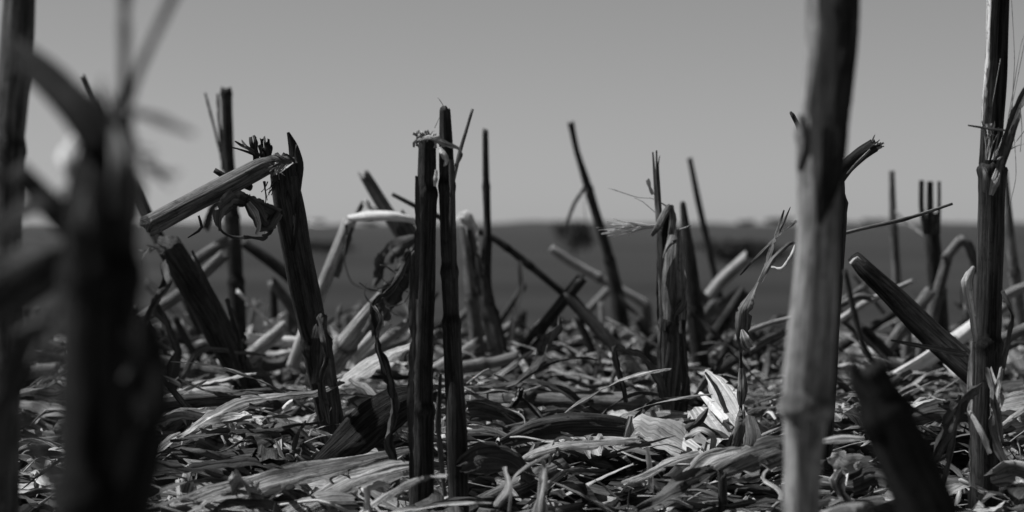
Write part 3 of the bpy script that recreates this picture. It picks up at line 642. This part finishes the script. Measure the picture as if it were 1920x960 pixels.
# the twisted leaf near the big stalk
t = thing('twisted_leaf', 'twisted upright leaf blade with dark stem, near the big pale stalk', 'leaf', P(1390, 860, 2.0), 'loose dry leaves')
stem(t, [(1390, 850, 2.0, 8), (1389, 760, 2.0, 7), (1389, 690, 2.0, 6), (1388, 640, 2.0, 6)], 'dark', 'stem', sides=8)
leaf(t, [(1389, 660, 1.99, 6, 0), (1392, 620, 1.985, 26, 10), (1396, 580, 1.98, 30, 30), (1418, 535, 1.985, 12, 80), (1436, 500, 1.99, 14, 50), (1456, 440, 1.99, 10, 30), (1470, 394, 1.99, 3, 0)], 'mid', 'leaf_blade', cup=.5, step=.002)
leaf(t, [(1391, 618, 1.98, 6, 0), (1397, 636, 1.975, 20, 10), (1402, 650, 1.975, 26, 20), (1408, 653, 1.975, 18, 20)], 'leaf', 'leaf_scrap', cup=.1, step=.002)
leaf(t, [(1424, 530, 1.98, 8, 20), (1445, 490, 1.98, 12, 40), (1478, 458, 1.97, 8, 20), (1492, 455, 1.97, 5, 0)], 'mid', 'leaf_strip', cup=.4, step=.002)
leaf(t, [(1388, 516, 2.0, 3, 0), (1420, 480, 2.0, 5, 20), (1455, 445, 2.0, 5, 20), (1494, 414, 2.0, 5, 0)], 'leaf', 'leaf_strip', na=3)
leaf(t, [(1446, 500, 1.97, 4, 0), (1466, 502, 1.965, 9, 40), (1484, 478, 1.965, 7, 30), (1492, 456, 1.97, 4, 0)], 'husk', 'leaf_strip', cup=.4, step=.002)
leaf(t, [(1389, 760, 1.995, 10, 0), (1392, 730, 1.99, 22, 30), (1390, 690, 1.99, 8, 10)], 'leaf', 'leaf_scrap', cup=.4)
leaf(t, [(1455, 445, 1.99, 5, 0), (1468, 420, 1.99, 5, 10), (1482, 388, 1.99, 2, 0)], 'mid', 'leaf_strip', na=3)

# ------------------------------------------------------------------ pieces lying about, each its own thing
def lying(label, ctrl, mat='pale', **k):
    c = P(*ctrl[len(ctrl) // 2][:3])
    mb = MB(); tube_px(mb, ctrl, **dict(dict(sides=16, jag=(.004, .004), hollow=.004), **k))
    return tag(mb.build('broken_stalk', M[mat], loc=c), label, 'stalk piece', 'broken stalk pieces on the ground')
def loose(label, ctrl, mat='leaf', name='dry_leaf', cat='leaf', **k):
    c = P(*ctrl[len(ctrl) // 2][:3])
    mb = MB(); leaf_px(mb, ctrl, **k)
    return tag(mb.build(name, M[mat], loc=c), label, cat, 'loose dry leaves')

lying('white stalk piece lying level beneath the pale kinked stalk', [(462, 634, 2.9, 20), (510, 639, 2.9, 20), (562, 641, 2.9, 20)], 'sunlit')
lying('grey stalk lying along the litter at the foot of the dark leaning stalk', [(250, 672, 2.6, 30), (340, 690, 2.6, 32), (440, 708, 2.6, 30)], 'mid', nodes=(.6,))
lying('pale curved stalk piece ending in a hooked tip, under the grey stalk', [(330, 742, 2.4, 20), (390, 736, 2.38, 22), (425, 736, 2.38, 22), (445, 760, 2.38, 16)], 'pale')
lying('pale stalk piece far behind the thick blurred stalk', [(20, 708, 2.7, 26), (60, 698, 2.7, 24), (110, 690, 2.7, 22)], 'pale')
lying('grey stalk piece propped behind the tall edge stalk', [(20, 632, 3.0, 22), (70, 640, 3.0, 22), (120, 652, 3.0, 22)], 'mid')
lying('bright white stalk leaning low behind the dark ribbed stalk', [(1655, 725, 2.7, 28), (1730, 680, 2.7, 28), (1800, 632, 2.7, 30), (1850, 595, 2.7, 30)], 'sunlit')
lying('dull pale stalk crossing behind the dark ribbed stalk', [(1640, 690, 2.9, 24), (1690, 620, 2.9, 24), (1745, 545, 2.9, 24)], 'mid', nodes=(.5,))
lying('pale blurred stalk slanting up in the gap behind the twisted leaf', [(1312, 580, 3.7, 22), (1350, 530, 3.7, 24), (1402, 482, 3.7, 26)], 'pale')
lying('second pale blurred stalk lying lower in the gap behind the twisted leaf', [(1310, 620, 3.7, 26), (1350, 580, 3.7, 28), (1395, 548, 3.7, 28)], 'mid')
lying('long straw lying level between twisted leaf and big pale stalk', [(1400, 622, 2.6, 10), (1440, 608, 2.6, 10), (1490, 595, 2.6, 10)], 'pale', sides=8)
lying('grey straw slanting below the long level straw', [(1405, 660, 2.6, 12), (1440, 638, 2.6, 12), (1490, 618, 2.6, 12)], 'mid', sides=8)
lying('straw slanting up behind the big pale stalk towards the dark ribbed stalk', [(1560, 610, 2.7, 12), (1620, 570, 2.7, 14), (1715, 525, 2.7, 10)], 'pale', sides=10)
lying('grey bent straw under the slanting straw behind the big pale stalk', [(1560, 580, 2.6, 12), (1610, 556, 2.6, 14), (1635, 560, 2.6, 12)], 'mid', sides=10)
lying('pale stalk piece lying close behind the torn stalk', [(1870, 640, 2.6, 22), (1900, 626, 2.6, 22), (1960, 600, 2.6, 22)], 'mid')
lying('pale stalk crossing behind the torn stalk at knee height', [(1880, 560, 2.8, 20), (1905, 545, 2.8, 20), (1960, 525, 2.8, 20)], 'pale')
lying('split pale stalk chunk on the litter left of the broken stalk', [(350, 872, 1.9, 22), (390, 880, 1.9, 28), (424, 896, 1.9, 28)], 'mid', step=.002)
lying('dark ribbed stalk lying diagonally beneath the pale upright chip', [(1048, 915, 1.92, 28), (1130, 885, 1.94, 34), (1245, 842, 1.97, 34)], 'dark', flute=.15, step=.003)
lying('second dark stalk piece lying beside the diagonal ribbed one', [(1050, 895, 1.96, 20), (1095, 872, 1.97, 24), (1138, 838, 1.98, 24)], 'mid', step=.003)
lying('dark short peg standing upright in the litter below the husk heap', [(1356, 985, 1.74, 18), (1355, 935, 1.74, 18), (1354, 890, 1.74, 17)], 'dark', step=.002)
lying('pale stalk end poking out at the foot of the big pale stalk', [(1550, 975, 1.5, 40), (1590, 962, 1.48, 40), (1620, 960, 1.46, 34)], 'mid')
lying('blurred bright stub leaning upright behind the broken stalk', [(478, 640, 3.2, 20), (486, 600, 3.2, 20), (494, 570, 3.2, 14)], 'sunlit')
lying('dark stub standing behind the bright leaning stub', [(516, 660, 3.4, 20), (514, 590, 3.4, 18), (512, 540, 3.4, 15)], 'dark')
lying('pale stick slanting up behind the dark leaning stalk', [(330, 520, 3.1, 22), (380, 480, 3.1, 22), (430, 450, 3.1, 22)], 'mid')
lying('lower pale stick running beside the first behind the dark leaning stalk', [(262, 600, 2.9, 24), (340, 550, 2.9, 24), (420, 478, 2.9, 22)], 'mid')
lying('dark thin stalk leaning across behind the broken stalk', [(455, 455, 3.3, 16), (500, 485, 3.3, 22), (545, 520, 3.3, 24)], 'dark')
lying('pale fork-tipped stalk piece in the litter right of the thin leaning foot', [(960, 650, 2.9, 8), (985, 690, 2.7, 14), (1000, 720, 2.6, 18)], 'pale')
lying('grey stalk piece lying level behind the slim twin', [(862, 690, 2.7, 24), (915, 682, 2.7, 24), (975, 668, 2.7, 24)], 'mid', nodes=(.4,))
lying('wide grey stalk half buried right of the thin leaning foot', [(1030, 668, 3.2, 24), (1070, 690, 3.1, 24), (1110, 712, 3.0, 24)], 'mid')

# leaves and husks
loose('long grey leaf arching over the litter to the foot of the broken stalk', [(345, 815, 2.0, 12, 50), (395, 782, 2.0, 38, 55), (460, 752, 2.02, 44, 55), (530, 744, 2.05, 34, 60), (592, 738, 2.08, 24, 60), (640, 715, 2.12, 16, 60)], 'leaf', cup=.3, na=7, step=.003)
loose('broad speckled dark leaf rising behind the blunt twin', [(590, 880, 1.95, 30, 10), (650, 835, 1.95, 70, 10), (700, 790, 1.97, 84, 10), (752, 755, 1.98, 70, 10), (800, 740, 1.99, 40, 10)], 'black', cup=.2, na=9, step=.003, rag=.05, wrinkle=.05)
loose('great ribbed leaf sweeping up across the litter below the speckled leaf', [(270, 985, 1.72, 30, 40), (380, 948, 1.75, 62, 40), (500, 905, 1.78, 64, 45), (600, 880, 1.82, 60, 50), (680, 862, 1.85, 42, 55), (770, 842, 1.88, 20, 60)], 'leaf', cup=.35, na=9, step=.003, rag=.06)
loose('dark leaf with a lit upper edge lying at the foot of the blunt twin', [(590, 940, 1.78, 40, 30), (660, 905, 1.8, 60, 40), (740, 880, 1.82, 54, 45), (830, 868, 1.84, 30, 50)], 'leaf', cup=.4, na=9, step=.003)
loose('small ribbed leaf curling at the bottom beside the great ribbed leaf', [(540, 975, 1.72, 50, 20), (600, 945, 1.73, 60, 35), (665, 940, 1.74, 40, 50)], 'leaf', cup=.4, na=7)
loose('pale broad leaf lying along behind the blunt twin', [(630, 725, 2.3, 30, 55), (690, 688, 2.3, 50, 50), (745, 660, 2.3, 40, 55), (800, 640, 2.32, 24, 60)], 'husk', cup=.4, na=7)
loose('long dark leaf arched like a bow at the centre of the litter', [(940, 832, 1.95, 20, 10), (1000, 808, 1.95, 40, 10), (1070, 796, 1.96, 46, 10), (1150, 798, 1.97, 40, 15), (1235, 815, 1.98, 24, 20)], 'leafd', cup=.15, na=7, step=.003, rag=.05, wrinkle=.05)
loose('pale flat leaf lying under the dark bow-shaped leaf', [(960, 868, 1.86, 16, 65), (1040, 838, 1.87, 34, 60), (1120, 832, 1.88, 36, 65), (1200, 826, 1.89, 20, 70)], 'leaf', cup=.3, na=7, step=.003)
loose('dark creased leaf folded like a hood right of the slim twin', [(862, 880, 1.76, 30, 10), (900, 862, 1.77, 66, 12), (950, 862, 1.78, 60, 18), (1000, 895, 1.78, 24, 25)], 'leafd', cup=.15, wrinkle=.25, rag=.2, na=7, step=.003)
loose('bright husk strip curving up beside the hooded leaf', [(930, 950, 1.72, 16, 20), (955, 915, 1.72, 22, 30), (946, 875, 1.73, 10, 10)], 'leaf', cup=.4)
loose('frayed pale husk standing like a tassel at the bottom edge', [(1010, 985, 1.68, 34, 10), (1014, 930, 1.68, 26, 30), (1020, 880, 1.69, 14, 20), (1018, 862, 1.69, 8, 0)], 'leaf', 'corn_husk', 'husk', cup=.6, wrinkle=.4, rag=.3)
loose('thin dark looping leaf strip over the hooded leaf', [(955, 960, 1.7, 8, 20), (962, 900, 1.7, 8, 40), (990, 872, 1.71, 8, 40), (1030, 855, 1.72, 8, 50)], 'mid', na=3)
loose('pale upright chip standing on the diagonal dark stalk', [(1221, 922, 1.82, 8, 0), (1218, 880, 1.82, 13, 10), (1214, 838, 1.82, 9, 0)], 'husk', cup=.3)
loose('pale leaf curving down to a point below the pale upright chip', [(1165, 905, 1.8, 8, 50), (1210, 892, 1.8, 20, 50), (1260, 865, 1.82, 26, 60), (1310, 850, 1.84, 30, 60)], 'leaf', cup=.3, na=7)
loose('large smooth pale leaf under the husk heap', [(1285, 905, 1.8, 40, 40), (1330, 865, 1.82, 60, 50), (1385, 850, 1.84, 50, 55), (1450, 848, 1.86, 30, 60)], 'leaf', cup=.5, na=9)
loose('dark ragged leaf rising at the foot of the big pale stalk', [(1340, 890, 1.75, 30, 10), (1395, 868, 1.74, 60, 20), (1450, 845, 1.74, 60, 20), (1500, 830, 1.75, 30, 20)], 'mid', cup=.3, na=7, rag=.15)
loose('dark leaf lying across the bottom below the smooth pale leaf', [(1195, 955, 1.72, 14, 40), (1270, 915, 1.73, 40, 40), (1340, 880, 1.75, 30, 30)], 'leafd', cup=.4, na=7)
loose('longest white husk blade, pointing steeply up from the husk heap', [(1392, 795, 2.03, 30, 10), (1364, 752, 2.07, 52, 10), (1342, 718, 2.10, 34, 10), (1322, 694, 2.12, 5, 10)], 'husk', 'corn_husk', 'husk', cup=.5, na=7)
loose('narrow white husk blade crossing the longest one on the heap', [(1360, 788, 1.98, 14, 0), (1338, 762, 2.01, 18, 0), (1312, 736, 2.04, 7, 0)], 'sunlit', 'corn_husk', 'husk', cup=.5)
loose('dark folded husk edge between the white blades', [(1362, 775, 1.99, 10, 10), (1345, 730, 1.99, 9, 20), (1322, 698, 1.99, 4, 0)], 'leaf', 'corn_husk', 'husk', cup=.5, na=3)
loose('broad pale husk leaning back at the middle of the heap', [(1352, 838, 1.96, 56, 0), (1330, 803, 2.0, 64, 0), (1304, 768, 2.05, 40, 0)], 'husk', 'corn_husk', 'husk', cup=.4, na=7)
loose('pale flat husk tongue pointing left from the heap', [(1325, 862, 1.93, 24, 0), (1282, 836, 1.96, 38, 0), (1238, 796, 2.0, 22, 0)], 'husk', 'corn_husk', 'husk', cup=.3)
loose('striped curled husk rim in front of the heap', [(1285, 820, 1.93, 14, 20), (1315, 806, 1.92, 20, 40), (1338, 820, 1.92, 22, 40), (1334, 848, 1.92, 14, 20)], 'leaf', 'corn_husk', 'husk', cup=.5)
loose('dark triangular husk flap poking up in front of the heap', [(1290, 812, 1.93, 30, 10), (1312, 790, 1.93, 20, 10), (1327, 766, 1.93, 4, 0)], 'leafd', 'corn_husk', 'husk', cup=.2)
loose('pale tattered leaf edge at the split stalk foot', [(1240, 810, 2.1, 18, 10), (1230, 790, 2.1, 16, 20), (1222, 768, 2.1, 8, 10)], 'leaf', cup=.4)
loose('knotted grey leaf bundle hanging under the twisted leaf stem', [(1372, 845, 1.95, 26, 10), (1386, 800, 1.95, 20, 40), (1392, 770, 1.96, 12, 20)], 'mid', cup=.6, wrinkle=.5)
loose('flat grey leaf standing beside the knotted leaf bundle', [(1400, 860, 2.02, 40, 10), (1406, 820, 2.02, 44, 10), (1402, 780, 2.03, 26, 10)], 'mid', cup=.3)
loose('small curled brown-grey leaf on the litter before the split stalk', [(1170, 828, 1.9, 8, 20), (1180, 800, 1.9, 18, 40), (1182, 780, 1.9, 8, 20)], 'leaf', cup=.8, wrinkle=.4)
loose('pale leaf tongue lying behind the black stump', [(1540, 828, 1.7, 14, 50), (1575, 822, 1.7, 24, 45), (1620, 822, 1.7, 12, 50)], 'leaf', cup=.4)
loose('white torn husk scrap behind the black stump foot', [(1546, 872, 1.75, 26, 20), (1566, 864, 1.75, 40, 10), (1588, 872, 1.76, 44, 30), (1612, 866, 1.77, 18, 20)], 'husk', 'corn_husk', 'husk', cup=.1, wrinkle=.5, rag=.4, step=.003)
loose('white shred hanging below the torn husk scrap', [(1584, 884, 1.745, 18, 10), (1570, 905, 1.74, 30, 20), (1574, 925, 1.74, 12, 40), (1590, 950, 1.735, 22, 10)], 'leaf', 'corn_husk', 'husk', cup=.1, step=.003, wrinkle=.4, rag=.3)
loose('dark crumpled leaf between the torn husk scrap and the stump', [(1598, 905, 1.76, 40, 10), (1640, 888, 1.77, 60, 25), (1690, 905, 1.76, 40, 30)], 'leafd', cup=.1, na=7, wrinkle=.5, rag=.25)
loose('long dark leaf lying level behind the stump towards the torn stalk', [(1690, 790, 2.0, 20, 20), (1760, 770, 2.0, 50, 20), (1840, 775, 2.0, 40, 30)], 'leafd', cup=.3, na=7)
loose('wide grey leaf lying level right of the torn stalk', [(1860, 765, 2.1, 20, 40), (1900, 755, 2.1, 46, 40), (1970, 745, 2.1, 40, 40)], 'leaf', cup=.4, na=7)
loose('pale crinkled leaf right of the torn stalk foot', [(1862, 895, 1.75, 30, 20), (1896, 885, 1.75, 54, 25), (1940, 895, 1.74, 50, 30)], 'leaf', cup=.1, na=7, rag=.3, wrinkle=.5)
loose('pale straw blade slanting up right of the torn stalk', [(1880, 800, 1.9, 14, 20), (1905, 780, 1.9, 16, 30), (1945, 750, 1.9, 10, 20)], 'pale', cup=.5)
loose('white scrap lit like a flake above the long arching leaf', [(530, 768, 2.02, 10, 10), (540, 758, 2.02, 18, 20), (549, 752, 2.02, 8, 10)], 'sunlit', cup=.2)
loose('thin dark strip lying along under the long arching leaf', [(318, 828, 1.92, 8, 50), (400, 812, 1.93, 16, 50), (490, 808, 1.95, 14, 50), (600, 792, 1.98, 8, 50)], 'leafd', cup=.3)
loose('dark hanging shred in front of the broken stalk foot', [(545, 870, 1.98, 8, 10), (555, 820, 1.97, 14, 40), (575, 790, 1.97, 10, 20)], 'mid', cup=.5, wrinkle=.5)
loose('pale frayed fan of fibres by the foot of the broken stalk', [(590, 888, 1.9, 30, 30), (570, 872, 1.9, 22, 30), (556, 856, 1.9, 6, 10)], 'leaf', cup=.3, rag=.3)
loose('square pale leaf scrap tilted on the litter beside the split chunk', [(345, 920, 1.84, 34, 10), (352, 895, 1.84, 40, 15), (348, 875, 1.85, 26, 20)], 'leaf', cup=.5, rag=.1)
loose('light grey leaf mound at the bottom beside the thick blurred stalk', [(330, 950, 1.76, 30, 40), (400, 925, 1.77, 44, 45), (460, 915, 1.79, 30, 50)], 'leaf', cup=.7, na=7)
loose('dark drooping blade beside the thick blurred stalk', [(300, 705, 2.1, 10, 10), (335, 745, 2.1, 14, 30), (356, 775, 2.1, 20, 20), (352, 800, 2.1, 8, 10)], 'leafd', cup=.5)
loose('small curled husk at the very bottom left of the blunt twin', [(690, 975, 1.66, 16, 10), (688, 935, 1.66, 18, 30), (684, 915, 1.66, 12, 10)], 'leaf', 'corn_husk', 'husk', cup=.7, wrinkle=.4, rag=.3)

# ------------------------------------------------------------------ low stubs far back on the crest
rng = np.random.default_rng(77)
for i in range(120):
    lo, hi = ((270, 560), (600, 765), (1090, 1480), (1590, 1920), (0, 110), (860, 960))[rng.choice(6, p=(.22, .16, .26, .22, .09, .05))]
    x = rng.uniform(lo, hi); d = rng.uniform(2.9, 4.1); hgt = rng.uniform(.04, .12)
    b = P(x, 500, d); b[2] = float(zground(d)) - .01
    lean = rng.normal(0, .25, 2)
    top = b + np.array((lean[0] * hgt, lean[1] * hgt, hgt))
    mb = MB(); r0 = rng.uniform(.004, .011)
    q = catmull([tuple(b), tuple((b + top) / 2 + rng.normal(0, .003, 3)), tuple(top)], 16)
    add_tube(mb, q, np.linspace(r0, r0 * .8, 16), 10, rng, jag=(0, .006), hollow=.004, nodes=(.4,))
    tag(mb.build('stalk_stub', M[('dark', 'grey', 'dark', 'dark', 'mid')[i % 5]], loc=b), 'short blurred stalk stub standing far back on the littered crest', 'stalk stub', 'short stubs along the crest')

for i in range(140):
    lo, hi = ((290, 560), (600, 765), (1180, 1470), (1600, 1900), (10, 100), (860, 930))[rng.choice(6, p=(.26, .12, .24, .24, .08, .06))]
    x = rng.uniform(lo, hi); d = rng.uniform(2.6, 3.9); L = rng.uniform(.06, .19) if i % 3 else rng.uniform(.13, .25); a = R(rng.uniform(8, 62)); sd = rng.choice((-1, 1))
    b = P(x, 500, d); b[2] = float(zground(d)) + .005
    v = np.array((sd * math.cos(a), rng.normal(0, .3), math.sin(a) * .8)) * L
    mb = MB(); r0 = rng.uniform(.002, .009)
    q = catmull([tuple(b), tuple(b + v * .5 + rng.normal(0, .004, 3)), tuple(b + v)], 24)
    add_tube(mb, q, np.linspace(r0, r0 * .85, 24), 12, rng, jag=(.003, .006), hollow=.004, nodes=(rng.uniform(.2, .8),))
    tag(mb.build('leaning_stalk', M[('dark', 'mid', 'dark', 'pale', 'grey', 'dark', 'husk', 'grey')[i % 8]], loc=b), 'blurred broken stalk leaning low over the far litter', 'stalk piece', 'broken stalks leaning over the far litter')

# ------------------------------------------------------------------ litter nobody could count
def clump(x, y):
    return .010 * math.sin(x * 21 + y * 6 + 1) + .008 * math.sin(y * 14 - x * 12) + .005 * math.sin(x * 43 + 3 * math.sin(y * 17))
def litter(name, n, kind, mat, seed, dmin=1.25, dmax=3.75, zmax=.03, bias=1.6):
    rng = np.random.default_rng(seed); mb = MB()
    for i in range(n):
        d = dmin + (dmax - dmin) * rng.uniform() ** bias
        x = rng.uniform(-1, 1) * (0.25 * d + 0.08)
        z = float(zground(d)) + rng.uniform(0, zmax) * (.55 if d < 1.9 else 1) + clump(x, d) * (.7 if d < 1.9 else 1.2)
        a = rng.uniform(0, 6.28); tilt = rng.normal(0, .22)
        if kind == 'leaf':
            L = rng.uniform(.04, .22) * rng.uniform(.4, 1); w = rng.uniform(.005, .045) * rng.uniform(.4, 1) if rng.uniform() < .75 else rng.uniform(.002, .008); a = a if rng.uniform() < .5 else rng.normal(0, .5)
            m = max(5, int(L / .0055)); arch = rng.uniform(-.12, .24) * L; bend = rng.normal(0, .22)
            u = np.linspace(-.5, .5, m)
            ang = a + bend * u * 2
            px = np.cumsum(np.cos(ang)) * L / m; py = np.cumsum(np.sin(ang)) * L / m
            pz = arch * (.25 - u * u) * 2 + u * L * tilt * .6 + .03 * L * np.sin(u * 9 + a)
            p = np.stack([x + px - px.mean(), d + py - py.mean(), z + pz - pz.min() * .6], 1)
            ww = w * np.clip(1.2 - 3.2 * np.abs(u) ** rng.uniform(1.5, 4) * rng.uniform(.2, 1.4), .15, 1)
            roll = rng.normal(0, 28) + np.linspace(0, rng.normal(0, 45), m)
            add_leaf(mb, p, ww, roll, rng, cup=rng.uniform(-.25, .5), na=6, rag=.34, wrinkle=rng.uniform(.15, .6), split=rng.choice((0, 0, .3, .6)), up=(0, 0, 1))
        elif kind == 'tangle':
            L, w = rng.uniform(.04, .17), rng.uniform(.003, .016)
            e = R(rng.uniform(5, 65)); v = np.array((math.cos(a) * math.cos(e), math.sin(a) * math.cos(e) * .5, math.sin(e) * .75))
            v2 = v * np.array((1, 1, rng.uniform(-1, .6))) + rng.normal(0, .3, 3)
            c = np.array((x, d, z)); k1 = c + v * L * .55; k2 = k1 + v2 * L * .45
            k2[2] = max(k2[2], z)
            m = max(8, int(L / .006)); p = catmull([tuple(c), tuple((c + k1) / 2 + rng.normal(0, .004, 3)), tuple(k1), tuple(k2)], m, .5)
            u = np.linspace(-.5, .5, m)
            add_leaf(mb, p, w * np.clip(1.2 - 3 * u * u, .2, 1), rng.normal(0, 40) + np.linspace(0, rng.normal(0, 90), m), rng, cup=.2, na=4, rag=.3, wrinkle=.4)
        elif kind == 'shred':
            L, w = rng.uniform(.02, .13), rng.uniform(.0015, .006)
            a = a if rng.uniform() < .4 else rng.normal(0, .5); m = max(6, int(L / .005)); u = np.linspace(-.5, .5, m)
            ang = a + rng.normal(0, .5) * u * 2 + rng.normal(0, .25) * np.sin(u * 12)
            p = np.stack([x + np.cumsum(np.cos(ang)) * L / m, d + np.cumsum(np.sin(ang)) * L / m, z + .006 + L * (rng.normal(0, .25) * u + abs(rng.normal(0, .25)) * (.25 - u * u)) + L * .25], 1)
            p[:, 2] -= max(0, p[:, 2].min() - z - .012)
            add_leaf(mb, p, w * np.clip(1.2 - 3 * u * u, .2, 1), rng.normal(0, 40) + np.linspace(0, rng.normal(0, 140), m), rng, cup=.5, na=3, rag=.3, wrinkle=.3, up=(0, 0, 1))
        elif kind == 'chaff':
            L, w = rng.uniform(.006, .03), rng.uniform(.002, .009)
            t0 = np.array((math.cos(a), math.sin(a), tilt * 2)) * L
            p = np.array([(x, d, z + .01)]) + np.linspace(-.5, .5, 4)[:, None] * t0
            p[1:3, 2] += rng.uniform(-.2, .3) * L
            add_leaf(mb, p, np.array((.6, 1, 1, .5)) * w, np.full(4, rng.normal(0, 45)), rng, na=3, rag=.3, wrinkle=.2, up=(0, 0, 1))
        elif kind == 'fibre':
            L = rng.uniform(.02, .10)
            t0 = np.array((math.cos(a), math.sin(a), tilt)) * L; o = rng.normal(0, .12 * L, 3)
            q = catmull([tuple(np.array((x, d, z + .008)) - t0 / 2), tuple(np.array((x, d, z + .012)) + o), tuple(np.array((x, d, z + .008)) + t0 / 2)], 7)
            add_tube(mb, q, np.full(7, rng.uniform(.0004, .0012)), 4, rng, flute=0)
        elif kind == 'stalk':
            L, r0 = rng.uniform(.04, .21), rng.uniform(.003, .010)
            t0 = np.array((math.cos(a), math.sin(a), tilt * .5)) * L; c = np.array((x, d, z + r0))
            q = catmull([tuple(c - t0 / 2), tuple(c + rng.normal(0, .02 * L, 3)), tuple(c + t0 / 2)], 14)
            add_tube(mb, q, np.full(14, r0), 9, rng, jag=(.004, .004), hollow=.003, nodes=(rng.uniform(.2, .8),))
    o = mb.build(name, M[mat], loc=np.zeros(3)); o['kind'] = 'stuff'
    return o
litter('leaf_litter', 640, 'leaf', 'leaf', 11, zmax=.036)
litter('dark_leaf_litter', 620, 'leaf', 'leafd', 12, zmax=.026)
litter('grey_leaf_litter', 440, 'leaf', 'grey', 13, zmax=.036)
litter('pale_husk_litter', 170, 'leaf', 'husk', 34, zmax=.036)
litter('chaff_litter', 2400, 'chaff', 'leaf', 15, zmax=.03)
litter('pale_chaff_litter', 900, 'chaff', 'husk', 16, zmax=.03)
litter('fibre_litter', 800, 'fibre', 'fibre', 17, zmax=.035)
litter('shred_litter', 550, 'shred', 'leaf', 21, zmax=.034)
litter('dark_shred_litter', 400, 'shred', 'leafd', 22, zmax=.034)
litter('pale_shred_litter', 160, 'shred', 'husk', 23, zmax=.034)
litter('tangled_litter', 300, 'tangle', 'grey', 41, dmin=2.2, dmax=4.2, bias=.8)
litter('dark_tangled_litter', 260, 'tangle', 'leafd', 42, dmin=2.2, dmax=4.2, bias=.8)
litter('pale_tangled_litter', 150, 'tangle', 'husk', 43, dmin=2.2, dmax=4.2, bias=.8)
litter('stalk_litter', 240, 'stalk', 'grey', 18, zmax=.026)
litter('pale_stalk_litter', 50, 'stalk', 'mid', 19, zmax=.034)
for o in bpy.data.objects:
    if '_loc' in o: del o['_loc']
